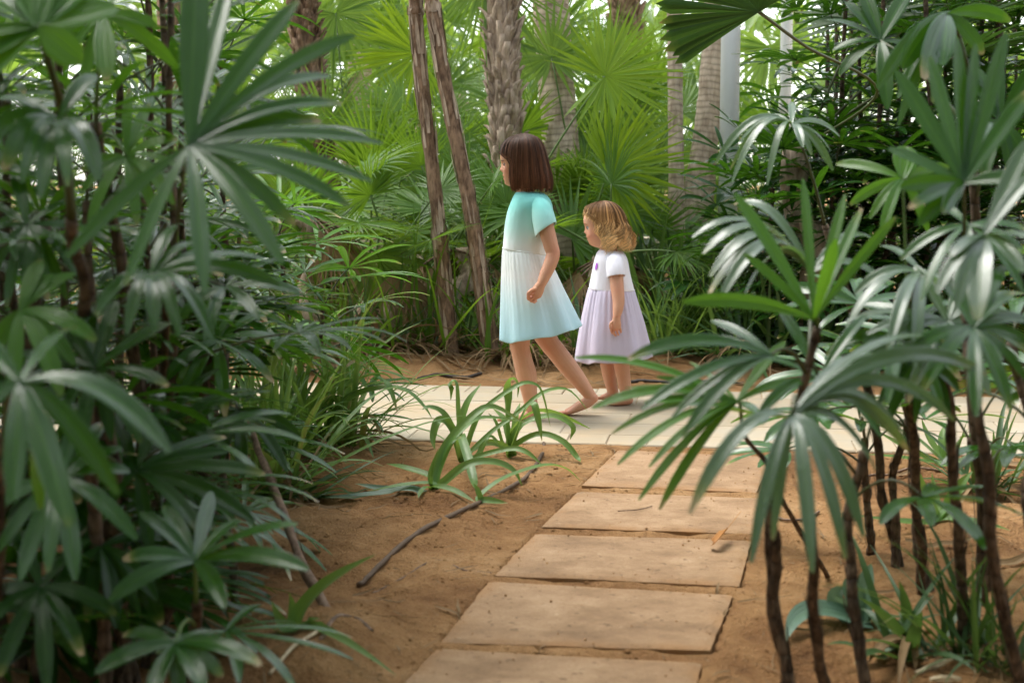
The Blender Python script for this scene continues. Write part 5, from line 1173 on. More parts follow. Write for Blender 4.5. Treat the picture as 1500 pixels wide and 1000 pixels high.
# weathered board set in the bed
c = at(515, 505, 7.9); b = gpt(c[0], c[1]); g = Geo()
x0 = at(488, 500, 7.9)[0]; x1 = at(554, 500, 7.9)[0]
bevel_block(g, [(x0, b[1]), (x1, b[1] - .02), (x1, b[1] + .06), (x0, b[1] + .08)], -.1, float(at(520, 472, 7.9)[2]), .006)
single("board", g, [M_BOARD], "weathered brown board standing upright in the bed below the fan leaf", "board", b, smooth=False)

# hoses and sticks
def hose(name, label, cat, pts, r, mat, lift=.004, n=40, seed=1, cap=True):
    P = smoothpath([gnd(px, py, .02) for px, py in pts], n); P[:, 2] = ground_z(P[:, 0], P[:, 1]) + r * .55 + lift; k = np.ones(7) / 7; P[3:-3, 2] = np.convolve(P[:, 2], k, 'valid')
    rs = np.random.RandomState(seed); g = Geo(); tube(g, P, r * (1 + rs.uniform(-.08, .08, n)), 10, 0, jit=.06, rng=rs); return single(name, g, [mat], label, cat, P[0])
hose("garden_hose", "brown irrigation hose curving beside the crinum clumps to the slabs", "hose", [(798, 640), (792, 668), (765, 705), (700, 748), (640, 785), (590, 815), (548, 842), (525, 855)], .0068, M_HOSE, .003)
hose("garden_hose", "dark hose lying on the soil behind the walkway at the trunks", "hose", [(612, 556), (640, 553), (680, 554), (705, 551)], .008, M_HOSED, seed=3)
hose("garden_hose", "dark hose lying behind the walkway beyond the toddler's feet", "hose", [(925, 556), (970, 558), (1030, 559), (1090, 560)], .008, M_HOSED, seed=4)
hose("fallen_stick", "thin curved root running from the hose to the slabs", "stick", [(545, 862), (590, 845), (640, 826), (690, 838), (720, 842)], .0026, M_WOOD, -.003, seed=5)
hose("fallen_stick", "pale twig on the soil by the small lily in the corner", "stick", [(395, 1000), (425, 985), (460, 972), (478, 962)], .004, M_CHIP, seed=6)
hose("fallen_stick", "brown root beside the leaning stick's foot", "stick", [(470, 975), (492, 945), (515, 938), (545, 948)], .0055, M_WOOD, -.004, seed=7)
for i, (pts, lb) in enumerate([([(1255, 700), (1300, 694), (1380, 700)], "twig by the far lady palm canes"), ([(1285, 640), (1340, 652), (1390, 648)], "twig at the walkway edge behind the canes"), ([(1120, 745), (1150, 762), (1200, 752)], "twig beside the second slab under the leaf"), ([(905, 748), (935, 746), (955, 741)], "short twig lying on the second slab")]):
    if i == 3:
        P = np.array([gnd(px, py, SLAB_Z + .004) for px, py in pts]); g = Geo(); tube(g, smoothpath(P, 10), .0018, 6); single("fallen_stick", g, [M_WOOD], lb, "stick", P[0])
    else: hose("fallen_stick", lb, "stick", pts, .004, M_WOOD, seed=20 + i)
# leaning dead cane
st = gnd(505, 945, .0); pth = [st, at(455, 850, 3.25), at(405, 730, 3.5), at(372, 650, 3.7), at(338, 575, 3.9)]
g, P = cane_tube(pth, .011, .008, 44); single("dead_cane", g, [M_WOOD], "bare dead cane leaning out of the tall lady palms over the soil", "stick", st)

# curled dry leaf on the slab, wood chip
g = Geo(); a = gnd(1043, 800, SLAB_Z + .006); m = gnd(1056, 786, SLAB_Z + .03); e = gnd(1086, 748, SLAB_Z + .035)
a[2] += .004; strips(g, blade3([(a, m, e)], 14), np.repeat(np.array([[[-.6, -.3, .8]]]), 14, 1), np.array([.014]), lambda s: np.clip(1.1 * np.sin(np.clip(s * 2.3 + .25, 0, 3.1)), .05, 1) * (s < .62) + (s >= .62) * .10, .7, 5)
M_DRYL = leaf_mat("orange dry leaf", (.34, .13, .03), (.46, .22, .06), (.5, .22, .05), .2, .6, .3, ribs=3, tip=(.3, .12, .03))
single("dry_leaf", g, [M_DRYL], "curled orange brown dry leaf lying on the third slab", "leaf", a)
DL = [(470, 755, .4, .16, "brown curled palm leaf scrap below the brown tipped leaves"), (455, 735, -.5, .13, "dry leaf scrap under the dark spreading leaves"), (505, 770, 1.2, .10, "short dry leaf on open soil beside the leaning dead cane"), (1385, 800, .05, .22, "long dry brown leaf lying behind the thin canes"), (1300, 640, .6, .12, "dry leaf piece against the walkway edge behind canes"), (1480, 690, -.8, .2, "dry frond strip by the short thick cane"), (1330, 700, .3, .15, "dry leaf piece between the star shaped rosettes and the canes"), (1245, 760, -.4, .12, "dry leaf piece near the second cane from the slabs"),
      (1420, 850, .9, .18, "dry frond strip lying by the edge cane"), (1290, 870, -.2, .12, "pale dry strip beside the pale seedling"), (1180, 930, .5, .10, "pale dry strip before the seedling"), (1480, 830, .2, .2, "dry frond strip at the photo edge under the cane"), (580, 900, .7, .07, "tiny dry leaf on open soil beside the slabs"), (730, 700, .3, .09, "tiny dry leaf beside the lone arching ribbon"), (1060, 905, 1.0, .07, "tiny dry leaf at the rim of the second closest slab")]
for i, (px, py, an, L, lb) in enumerate(DL):
    c = gnd(px, py, .02); rs = np.random.RandomState(1200 + i); t_ = np.linspace(-.5, .5, 12); bd = rs.normal(0, .3)
    x_ = c[0] + L * (t_ * math.cos(an) - bd * t_ ** 2 * math.sin(an)); y_ = c[1] + L * (t_ * math.sin(an) + bd * t_ ** 2 * math.cos(an)); z_ = ground_z(x_, y_) + .008 + L * .22 * np.abs(t_) ** 1.5
    g = Geo(); strips(g, np.stack([x_, y_, z_], -1)[None], nrm(np.array([[[rs.normal(0, .4), -.3, 1.0]]])) + np.zeros((1, 12, 3)), np.array([L * rs.uniform(.045, .075)]), prof_strap, .6, 5)
    single("dry_leaf", g, [M_DEAD], lb, "leaf", (c[0], c[1], float(ground_z(c[0], c[1]))))
for (px, py, an, L, lb) in [(1368, 975, .5, .10, "pale split wood chip on the soil under the canes"), (1385, 992, -.3, .06, "smaller pale wood splinter beside the split chip")]:
    c = gnd(px, py, .02); c[2] = float(ground_z(c[0], c[1])) + .012; rs = np.random.RandomState(int(px)); g = Geo()
    dx = np.array([math.cos(an), math.sin(an), .12]); ts = np.linspace(-L / 2, L / 2, 9); tube(g, c + ts[:, None] * dx, .008 * (1 - .6 * np.abs(ts / (L / 2)) ** 2), 6, 0, jit=.35, rng=rs, R2=.004); o = single("wood_chip", g, [M_CHIP], lb, "wood chip", c, smooth=False)
LGp = "tall lady palms of the shaded clump"
# ================================================================== crinum clumps in the bed
CR = "green strap leaved crinum clumps"
def bpt(px, py): q = gnd(px, py, .02); return gpt(q[0], q[1])
def ribbon_plant(kind, label, base, ribs, W, mat, group=None, K=22, ref=(0, -.35, 1), under=None):
    base = np.asarray(base, float); root = thing(kind, label, "plant", base, group); d0 = float(np.dot(base - CAMP, FWD)); S_ = []; Ws = []; N = []
    for i, (pts, dd, wf) in enumerate(ribs):
        rs = np.random.RandomState(i + int(abs(base[0]) * 100)); m = len(pts)
        q = [base + np.array([rs.normal(0, .006), rs.normal(0, .006), 0])] + [at(x, y, d0 + dd * (k + 1) / m) for k, (x, y) in enumerate(pts)]
        for z in q[1:]: z[2] = max(z[2], float(ground_z(z[0], z[1])) + .010)
        S_.append(q); Ws.append(W * wf); N.append(np.asarray(ref) + rs.normal(0, .3, 3))
    P = splines(S_, K); P[..., 2] = np.maximum(P[..., 2], ground_z(P[..., 0], P[..., 1]) + .007)
    g = Geo(); strips(g, P, np.repeat(nrm(np.array(N))[:, None], K, 1), np.array(Ws), lambda s: np.clip(.8 + s, 0, 1) * (1 - np.clip((s - .6) / .4, 0, 1) ** 2 * .95), .45, 5); part("leaves", g, [mat], root)
    return root
ribbon_plant("crinum", "strap leaved clump with a high arching ribbon and flat leaves over the soil", bpt(636, 730),
    [([(639, 700), (652, 655), (690, 612), (722, 596), (768, 619)], .15, 1.0), ([(637, 705), (645, 668), (675, 632), (708, 612), (770, 618)], .3, .9), ([(633, 709), (590, 711), (538, 720)], 0, .9), ([(633, 722), (630, 696), (643, 655)], 0, .6), ([(638, 712), (665, 725), (697, 749)], -.15, .8), ([(648, 708), (684, 681), (722, 677), (751, 689), (765, 712)], .05, 1), ([(632, 722), (619, 729), (613, 742)], -.1, .8), ([(634, 700), (595, 686), (566, 679)], .2, .9), ([(642, 690), (660, 650), (676, 640)], .1, .9)], .0135, M_STRAP, CR)
ribbon_plant("crinum", "strap leaved clump with two upright blades between the arching clumps", bpt(676, 684),
    [([(670, 612), (667, 563), (661, 564), (660, 586)], 0, 1.1), ([(672, 640), (684, 593), (705, 562)], .1, 1.1), ([(667, 640), (650, 607), (630, 597), (618, 600)], -.05, 1.0), ([(670, 643), (655, 619), (641, 617), (634, 641), (637, 659)], -.1, 1.1), ([(684, 653), (694, 624), (708, 600), (756, 566), (780, 562), (794, 576), (806, 624)], .1, .75), ([(691, 660), (722, 631), (756, 607), (794, 576), (828, 570), (850, 588), (862, 605)], .2, .65), ([(674, 638), (684, 665), (694, 703), (697, 746)], -.45, 1.2), ([(691, 672), (744, 658), (770, 662), (794, 680)], -.1, .85), ([(700, 668), (716, 640), (735, 655)], .1, .9)], .0128, M_STRAP, CR)
ribbon_plant("crinum", "strap leaved clump right against the walkway in front of the taller child's feet", bpt(748, 668),
    [([(742, 640), (742, 588), (749, 557), (757, 562), (758, 582)], 0, 1.3), ([(751, 650), (766, 622), (804, 610), (828, 617), (840, 629), (835, 644)], 0, 1.1), ([(746, 636), (780, 605), (816, 607), (865, 628)], .1, 1.0), ([(756, 652), (790, 636), (823, 646), (845, 670), (850, 698)], -.15, .9), ([(751, 650), (770, 602), (782, 593), (790, 619), (794, 646)], -.1, 1.0), ([(735, 650), (725, 619), (715, 605)], 0, .9), ([(740, 655), (715, 648), (690, 662)], -.1, .9), ([(745, 640), (738, 615), (722, 598)], .1, 1.0), ([(752, 645), (757, 610), (762, 590)], .1, 1)], .0135, M_STRAP, CR)
ribbon_plant("crinum", "lone arching ribbon leaf over the hose towards the slabs", bpt(701, 746), [([(703, 737), (727, 708), (756, 694), (799, 682), (828, 686), (852, 706)], .25, .9), ([(708, 740), (744, 749)], 0, .8), ([(704, 735), (700, 720), (694, 708)], 0, .7)], .0135, M_STRAP, CR)
ribbon_plant("crinum", "wide bluish leaf lying flat on the soil beside the arching clump", bpt(622, 731), [([(600, 727), (560, 724), (476, 728)], .02, 1.4), ([(605, 722), (560, 716), (520, 708)], .1, 1.0)], .0125, M_BLUE, None)
ribbon_plant("crinum", "long pale leaf with burnt orange tip stretching across the walkway", bpt(455, 668), [([(500, 590), (562, 569), (595, 574), (619, 595), (633, 613)], -.1, 1.3), ([(510, 580), (560, 560), (573, 575), (582, 604)], -.1, .9), ([(480, 600), (520, 560), (560, 548), (585, 566)], 0, 1.1), ([(470, 620), (490, 560), (520, 530), (545, 545)], .1, 1.1), ([(500, 640), (540, 610), (560, 640)], -.1, .9), ([(490, 650), (530, 640), (548, 690)], -.15, .9)], .0125, M_STRAPT, None)
traced_plant("crinum", "small young lily with few upright leaves in the corner by the leaning cane", "plant", bpt(436, 958),
    [((462, 870), (550, 812), 0, -.05, 1.25), ((418, 930), (398, 880), 0, 0, .8), ((432, 915), (424, 868), .02, .02, 1), ((450, 925), (470, 905), 0, 0, .9), ((480, 962), (580, 988), -.05, -.2, .7)], .017, M_STRAP, CR)
traced_plant("crinum", "star shaped rosette nearer the walkway behind the thin canes", "plant", bpt(1385, 686),
    [((1345, 645), (1322, 630), 0, 0, 1), ((1382, 650), (1384, 622), 0, .05, 1.2), ((1402, 655), (1418, 628), 0, 0, 1), ((1335, 660), (1280, 628), 0, 0, .9), ((1330, 672), (1265, 665), -.05, -.05, .9), ((1420, 670), (1460, 648), 0, 0, .9), ((1410, 680), (1450, 690), -.1, -.1, .9), ((1365, 650), (1350, 612), .05, .1, .9)], .0165, M_STRAP, CR)
traced_plant("crinum", "star shaped rosette closer to the viewer behind the thin canes", "plant", bpt(1377, 775),
    [((1350, 720), (1335, 665), 0, 0, 1.2), ((1400, 720), (1425, 690), 0, 0, 1), ((1330, 765), (1240, 752), -.05, -.05, .9), ((1345, 740), (1310, 735), 0, 0, .8), ((1395, 735), (1418, 715), 0, 0, .8), ((1420, 780), (1480, 790), -.05, -.1, .8), ((1370, 735), (1365, 692), .05, .1, .9)], .0165, M_STRAP, CR)
traced_plant("seedling", "pale bluish leaved seedling at the foot of the front canes", "plant", bpt(1262, 912),
    [((1190, 895), (1152, 962), -.05, -.15, 1.3), ((1215, 935), (1168, 942), 0, 0, 1), ((1248, 870), (1242, 845), 0, 0, 1.2), ((1270, 860), (1276, 825), 0, 0, 1.2), ((1285, 915), (1330, 905), 0, -.1, 1), ((1225, 880), (1240, 860), 0, 0, 1.2)], .022, M_BLUE, None)
strap_plant("grass_clump", "dark grassy clump in the bottom corner under the canes", "plant", bpt(1442, 960), 610, 60, (.18, .42), .007, M_STRAPD, None, (.5, 1.4), (.4, 1.2), .05, prof_needle, 10, 3, .4, dead=10)
strap_plant("grass_clump", "dark grassy clump between the pale seedling and the corner", "plant", bpt(1330, 950), 611, 16, (.15, .32), .014, M_STRAPD, None, (.4, 1.3), (.5, 1.2), .03, prof_strap, 10, 3, .4, dead=6)
strap_plant("grass_clump", "brown and green clump behind the rearmost canes", "plant", bpt(1440, 720), 612, 30, (.2, .4), .010, M_STRAPD, None, (.3, 1.3), (.5, 1.2), .05, prof_strap, 10, 3, .4, dead=16)
strap_plant("crinum", "long brown tipped leaves arching over the walkway from the shaded bed", "plant", bpt(440, 672), 613, 44, (.35, .66), .0105, M_STRAPT, None, (.4, 1.4), (.6, 1.4), .06, prof_strap, 12, 5, .35, dead=14)
strap_plant("crinum", "brown tipped strap leaves beside the brown cane bundle", "plant", bpt(378, 690), 614, 44, (.3, .58), .0105, M_STRAPT, None, (.4, 1.45), (.5, 1.3), .06, prof_strap, 12, 5, .35, dead=10)
strap_plant("crinum", "low dark leaves spreading over the soil under the brown tipped clump", "plant", bpt(430, 722), 615, 18, (.22, .42), .012, M_STRAPD, None, (.05, .6), (.4, 1.0), .03, prof_strap, 12, 5, .35, dead=10)

strap_plant("crinum", "bushy brown tipped strap clump hiding the shaded end of the walkway", "plant", bpt(495, 655), 616, 50, (.35, .68), .0110, M_STRAPT, None, (.5, 1.45), (.5, 1.3), .07, prof_strap, 12, 5, .35, dead=16)
strap_plant("crinum", "tall brown tipped strap clump in front of the brown cane bundle", "plant", bpt(395, 715), 617, 46, (.4, .72), .0115, M_STRAPT, None, (.5, 1.45), (.5, 1.3), .06, prof_strap, 12, 5, .35, dead=16)
for i, (px, py, hh, lb) in enumerate([(465, 650, .55, "knee high lady palm above the brown tipped strap clumps"), (410, 645, .8, "waist high lady palm behind the brown tipped strap clumps"), (350, 660, 1.0, "chest high lady palm between the brown cane bundle and the walkway")]):
    b = bpt(px, py); lady_palm(lb, b, b + np.array([.02, 0, hh]), 1300 + i, 14, [M_LADY, M_LADYB, M_LADY][i], M_CANER, .009, .26, .0105, LGp, (.12, .28), .9, nb=(7, 12))
# pinnate palm at the edge
def pinnate(label, basepx, d, arcs, seed):
    c = at(*basepx, d); base = gpt(c[0], c[1]); root = thing("feather_palm", label, "palm", base); rs = np.random.RandomState(seed)
    g, P = cane_tube([base - UP * .03, base + UP * .05, base + UP * .12], .03, .025, seed, 10, 8); part("trunk", g, [M_BOOT], root)
    for (m, t_, dm) in arcs:
        R = smoothpath([base + UP * .1, at(*m, d + dm), at(*t_, d + dm * 1.5)], 30); g = Geo(); tube(g, R, np.linspace(.006, .002, 30), 6, 1); T = nrm(np.gradient(R, axis=0)); S = nrm(np.cross(T, UP)); n = 27
        for sgn in (-1, 1):
            ii = np.arange(4, 30)[: n]; D = nrm(S[ii] * sgn * .8 + T[ii] * .6 + UP * .1); Ls = .22 * np.sin(np.linspace(.5, 2.9, len(ii))) + .04
            PP, NN = grow(R[ii][0] * 0, D, nrm(UP + rs.normal(0, .1, (len(ii), 3))), Ls, 7, .5); PP += R[ii][:, None]; strips(g, PP, NN, np.full(len(ii), .007), prof_needle, .3, 3)
        part("frond", g, [M_FANY, M_PET], root)
pinnate("small feather leaved palm overhanging the walkway at the photo's edge", (1530, 600), 6.9, [((1480, 545), (1370, 585), 0), ((1470, 500), (1400, 455), .2), ((1490, 590), (1400, 628), -.3), ((1560, 480), (1600, 430), .1), ((1500, 470), (1455, 420), .3)], 5)

# ================================================================== dark thicket of lady palms behind the walkway
rs = np.random.RandomState(31); k = 0
th = [(1112, 8.0, .8), (1150, 8.6, .75), (1190, 8.0, 1.1), (1225, 8.8, 2.1), (1262, 8.1, 1.75), (1300, 8.7, 2.2), (1335, 8.0, 1.8), (1372, 8.5, 2.2), (1405, 7.9, 1.9), (1440, 8.6, 2.2), (1478, 8.0, 2.0), (1515, 8.4, 2.2), (1130, 7.8, .9), (1180, 7.7, .8), (1240, 7.75, 1.1), (1300, 7.7, 1.2), (1360, 7.6, 1.15), (1420, 7.7, 1.2), (1490, 7.7, 1.2), (1085, 8.4, .45), (1210, 9.6, 2.3), (1250, 10.2, 2.6), (1290, 9.8, 2.5), (1330, 10.4, 2.7), (1370, 9.7, 2.5), (1410, 10.2, 2.6), (1450, 9.6, 2.4), (1495, 10.0, 2.6), (1185, 9.4, .9), (1215, 7.6, .9), (1270, 7.55, .8), (1330, 7.5, .8), (1390, 7.5, .85), (1455, 7.55, .8), (1235, 7.8, 2.0), (1285, 7.7, 2.1), (1350, 7.7, 2.2), (1400, 8.2, 2.4), (1455, 7.7, 2.3), (1500, 8.0, 2.4)]
tl_ = ["dark lady palm at the tapering end of the thicket by the white post", "dark lady palm behind the pale drooping leaf of the thicket", "dark lady palm below the pale drooping leaf of the thicket", "tall dark lady palm under the long leaf stalk"]
for i, (px, d, h) in enumerate(th):
    c = at(px, 480, d); b = gpt(c[0], c[1]); lb = tl_[i] if i < 4 else "dark green lady palm merged into the shady thicket"
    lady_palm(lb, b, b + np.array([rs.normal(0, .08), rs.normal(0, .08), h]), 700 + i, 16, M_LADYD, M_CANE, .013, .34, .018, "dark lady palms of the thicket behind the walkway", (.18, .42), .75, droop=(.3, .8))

for i, (px, d, L, lb) in enumerate([(1075, 7.5, .5, "dark strap clump at the tapering end of the thicket"), (1130, 7.45, .55, "dark strap clump below the thicket behind the walkway, by the drooping leaf"), (1185, 7.5, .5, "dark strap clump behind the upright green fingers"), (1250, 7.4, .55, "dark strap clump behind the crossing canes"), (1310, 7.45, .5, "dark strap clump behind the rosettes across the walkway"), (1375, 7.4, .5, "dark strap clump across the walkway near the feather leaves"), (1460, 7.6, .6, "dark strap clump behind the feather leaved palm"), (1220, 8.6, .8, "tall dark strap clump inside the thicket"), (1350, 8.8, .8, "tall dark strap clump deep in the thicket")]):
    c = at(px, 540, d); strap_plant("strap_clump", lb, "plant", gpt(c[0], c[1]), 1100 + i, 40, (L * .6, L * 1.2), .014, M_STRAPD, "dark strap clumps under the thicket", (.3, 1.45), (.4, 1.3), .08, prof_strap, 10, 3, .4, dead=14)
# ================================================================== tall lady palms, near side with the cane stems in the open
RG = "lady palms on thin bare canes beside the slabs"
def cane_plant(label, top_px, bot_px, d_top, bot_d=None, r=.0105, seed=0, nf=0, L=.24, mat=None, group=RG, kind="lady_palm", cane=None, midpx=None):
    top = at(*top_px, d_top); q = gnd(*bot_px, .0) if bot_d is None else at(*bot_px, bot_d); base = gpt(q[0], q[1]); rs = np.random.RandomState(seed)
    root = thing(kind, label, "palm", base, group)
    pts = [base - UP * .03] + ([at(*m) for m in midpx] if midpx else [(base + top) / 2 + np.array([rs.normal(0, .015), 0, 0])]) + [top]
    g, P = cane_tube(pts, r * 1.15, r * .85, seed, 10, 50); part("cane", g, [cane or M_CANE], root); root["_"] = 0; del root["_"]
    az = rs.uniform(0, 6.28)
    for i in range(nf):
        a_ = P[int((1 - .3 * i / max(1, nf)) * 49)]; az += 2.4; e = .9 - 1.0 * i / max(1, nf); d = np.array([math.cos(az) * math.cos(e), math.sin(az) * math.cos(e), math.sin(e)]); hub = a_ + d * rs.uniform(.12, .24)
        lady_frond(root, a_, hub, nrm(d * np.array([1, 1, .5]) - UP * .15), nrm(UP - d * .25 + rs.normal(0, .15, 3)), rs.randint(6, 10), L * rs.uniform(.85, 1.1), .016, rs.uniform(3.2, 4.3), seed * 13 + i, [mat or M_LADY, M_PETD], droop=rs.uniform(.4, .8))
    return root, P

LM = [M_LADY, M_PETD]; LB = [M_LADYB, M_PET]; LP_ = [M_LADYP, M_PETD]
# front cane with the big drooping leaf
r1, P1 = cane_plant("lady palm with the big grey green drooping leaf over the slabs", (1172, 600), (1238, 1045), 2.2, None, .0095, 801)
hero_frond(r1, P1[-1], (1162, 607), 2.12, [(1010, 752, -.10, 1.1, 1.6), (1100, 824, -.12, .9, 1.2), (1132, 790, -.04, .8, 1.2), (1190, 838, -.14, 1, 1.2), (1238, 818, -.12, 1, 1.3), (1265, 785, -.08, 1.1, 1.5), (1282, 688, .05, 1.6, 1.6), (1398, 616, .08, 1.0, 1.6), (1330, 660, .12, 1.0, 1.6), (1444, 548, .10, 1.2, 1.3), (1395, 505, .2, 1.0, 1.1), (1290, 520, .2, 1.1, .8)], .0108, LP_, arch=.13, extra=.15)
r2, P2 = cane_plant("lady palm with bright green upright fingers beside the slabs", (1190, 480), (1160, 1060), 2.45, None, .0085, 802, midpx=[(1132, 800, 2.6), (1150, 640, 2.5)])
hero_frond(r2, P2[-1], (1192, 468), 2.42, [(1076, 283, .12, 1.15, .3), (1176, 262, .15, 1.0, .2), (1238, 285, .12, .9, .2), (1090, 372, .05, .8, .5), (1312, 318, .1, .95, .3), (1262, 305, .2, .9, .2), (1000, 443, -.08, 1.2, .8), (1225, 350, -.1, 1, .3)], .0107, LB, ref=(0, -1, .3), arch=.08)
hero_frond(r2, P2[-6], (1188, 400), 2.75, [(1014, 348, -.05, 1.1, 1.6), (1030, 372, -.1, 1.2, 1.8), (1040, 405, -.14, 1.1, 1.9), (1036, 436, -.15, 1.2, 1.8), (1052, 446, -.2, 1.1, 1.8), (1085, 448, -.2, 1.1, 1.6), (1075, 300, .1, 1.0, 1.4), (1290, 360, .1, 1, 1.4), (1300, 420, 0, 1, 1.4)], .0118, LP_, ref=(0, -.3, 1), arch=.16)
hero_frond(r2, P2[-8], (1130, 520), 2.35, [(920, 526, -.05, 1.2, 1.1), (940, 600, -.1, 1.0, .8), (980, 505, .1, 1.1, .8), (1042, 470, .1, 1, .5), (1000, 640, -.1, 1, 1)], .0111, LM, arch=.10)
hero_frond(r2, P2[-9], (1200, 555), 2.5, [(1090, 520, 0, 1, .6), (1110, 610, -.1, 1, 1), (1180, 660, -.1, 1, 1), (1290, 640, -.1, 1, 1), (1310, 540, 0, 1, .8), (1270, 460, .1, 1, .4), (1140, 450, .1, 1, .4)], .0105, LM, arch=.12)
r3, P3 = cane_plant("lady palm with thin pale stalked leaf reaching over the toddler's skirt and the walkway", (1092, 630), (1215, 790), 2.8, 3.6, .0055, 803)
hero_frond(r3, P3[-1], (1080, 588), 2.6, [(842, 524, .0, 1.1, .9), (868, 598, -.05, 1.1, 1.3), (944, 590, -.05, 1, .5), (962, 552, 0, .9, .4), (936, 732, -.12, .8, .9), (966, 746, -.10, .9, .9), (905, 680, -.1, .9, 1.2), (1010, 530, .1, .8, .4), (1150, 500, .1, 1, .5), (1180, 560, .1, 1, .8)], .0107, LB, ref=(0, -.5, .9), arch=.08)
r4, P4 = cane_plant("lady palm with a fan of stiff upright fingers at the photo's edge", (1420, 420), (1508, 1060), 2.5, None, .0095, 804, midpx=[(1452, 800, 2.5), (1428, 560, 2.45)])
hero_frond(r4, P4[-1], (1412, 268), 2.3, [(1312, 104, .08, 1.2, .1), (1402, 56, .1, 1.1, .1), (1474, 48, .1, 1.1, .1), (1512, 130, .05, 1.2, .2), (1318, 274, -.05, 1.1, .6), (1380, 312, -.1, 1.1, .9), (1345, 330, -.05, 1, .8), (1516, 264, -.05, 1.1, .8), (1450, 180, .15, 1, .2)], .0125, [M_LADY, M_PETD], ref=(0, -1, .35), arch=.06)
hero_frond(r4, P4[-4], (1442, 345), 2.15, [(1512, 200, .1, 1.2, .2), (1520, 250, .05, 1.1, .3), (1516, 352, -.08, 1.3, .6), (1500, 400, -.1, 1.1, 1.1), (1394, 376, -.05, 1.0, 1.0), (1432, 468, -.12, 1.6, .9), (1372, 430, -.08, 1, 1.1), (1400, 452, -.1, 1, 1.1)], .0112, LP_, ref=(0, -.6, .8), arch=.10)
hero_frond(r4, P4[-7], (1425, 480), 2.3, [(1330, 520, -.05, 1.1, .8), (1350, 575, -.1, 1.1, .8), (1430, 610, -.15, 1.1, .7), (1505, 560, 0, 1.1, .8), (1512, 470, .05, 1.1, .6), (1470, 390, .1, 1.1, .3), (1375, 400, .1, 1.1, .4), (1480, 600, -.1, 1.1, .8)], .0111, LM, arch=.12)
hero_frond(r4, P4[-2], (1418, 330), 2.45, [(1320, 380, 0, 1, .9), (1350, 440, -.1, 1, 1), (1420, 460, -.1, 1, .9), (1500, 430, -.1, 1, .9), (1510, 340, 0, 1, .7), (1350, 290, .1, 1, .6)], .0110, LM, arch=.12)
r5, P5 = cane_plant("lady palm with crowded grey drooping blades behind the stiff fingers", (1330, 480), (1352, 888), 2.9, None, .0105, 805)
hero_frond(r5, P5[-1], (1350, 400), 2.7, [(1252, 430, 0, 1.1, 1.2), (1240, 480, -.1, 1.1, 1.3), (1300, 520, -.2, 1.1, 1), (1375, 425, .1, 1, 1), (1340, 540, -.2, 1.1, 1), (1420, 470, .1, 1, 1), (1310, 470, -.1, 1.1, 1.2), (1290, 360, .1, 1, .6)], .0108, LP_, arch=.14)
hero_frond(r5, P5[-8], (1320, 500), 2.6, [(1240, 560, -.1, 1.1, 1.2), (1210, 520, 0, 1.1, 1.2), (1420, 440, .1, 1.2, .8), (1440, 520, 0, 1.2, .8), (1300, 590, -.2, 1.1, 1), (1380, 600, -.1, 1.1, 1)], .0118, LM, arch=.14)
hero_frond(r5, P5[-5], (1322, 262), 2.9, [(1328, 215, .05, 2.4, 0), (1290, 345, -.1, 1.0, .9), (1245, 300, 0, 1, .9), (1225, 240, .1, 1, .6), (1390, 245, .1, 1, .5), (1360, 340, 0, 1, .9)], .0110, LB, ref=(0, -1, .3))
r6, P6 = cane_plant("lady palm with a pale long fingered leaf drooping before the white post", (1215, 330), (1318, 842), 3.6, None, .0105, 806)
hero_frond(r6, P6[-1], (1160, 182), 3.5, [(1048, 240, -.05, 1.0, 1.6), (1072, 268, -.1, .9, 1.7), (1124, 272, -.1, .9, 1.7), (1160, 150, .1, .9, .3), (1176, 216, -.1, 1.0, .9), (1100, 190, .1, .9, 1.2), (1230, 200, .1, 1, .8), (1220, 250, 0, 1, 1)], .0105, LP_, arch=.16)
r7, P7 = cane_plant("lady palm with a torn grey hanging leaf high in the thicket", (1420, 120), (1436, 905), 3.1, None, .011, 807)
hero_frond(r7, P7[-1], (1388, 22), 3.0, [(1322, 100, -.1, 1.5, .9), (1352, 116, -.15, 1.6, .8), (1380, 96, -.12, 1.5, .7), (1316, 184, -.1, .8, .9), (1285, 130, -.05, 1.1, 1.2), (1440, 80, 0, 1.1, 1), (1480, 30, .1, 1.1, .7), (1366, 150, -.1, .8, .8)], .0150, LM, ref=(0, -1, .4), arch=.10, fold=.1)
r8, P8 = cane_plant("lady palm with long grey blades crossing in front of the upright fingers' cane", (1390, 520), (1405, 960), 2.75, None, .0105, 808)
hero_frond(r8, P8[-1], (1388, 470), 2.6, [(1255, 540, -.1, 1.1, .9), (1290, 505, -.05, 1.1, 1), (1340, 390, .1, 1.1, .3), (1420, 370, .1, 1.1, .3), (1500, 430, .05, 1.1, .7), (1510, 520, 0, 1.1, 1), (1450, 580, -.1, 1.1, 1), (1330, 590, -.1, 1.1, 1), (1240, 470, 0, 1.0, .8)], .0102, LP_, arch=.12)
hero_frond(r8, P8[-9], (1350, 520), 2.8, [(1240, 580, -.1, 1, 1), (1300, 620, -.1, 1, 1), (1450, 560, 0, 1.1, .9), (1420, 480, .1, 1.1, .5), (1310, 440, .1, 1, .4), (1250, 500, 0, 1, .8), (1390, 610, -.1, 1, 1)], .0125, [M_LADYD, M_PETD], arch=.12)
hero_frond(r7, P7[-12], (1465, 180), 3.0, [(1520, 90, 0, 1.2, .3), (1410, 110, .1, 1.2, .5), (1400, 200, 0, 1.2, .9), (1440, 270, -.1, 1.2, .9), (1510, 250, -.05, 1.2, .8), (1460, 80, .1, 1.2, .2)], .0120, [M_LADYD, M_PETD], arch=.12)
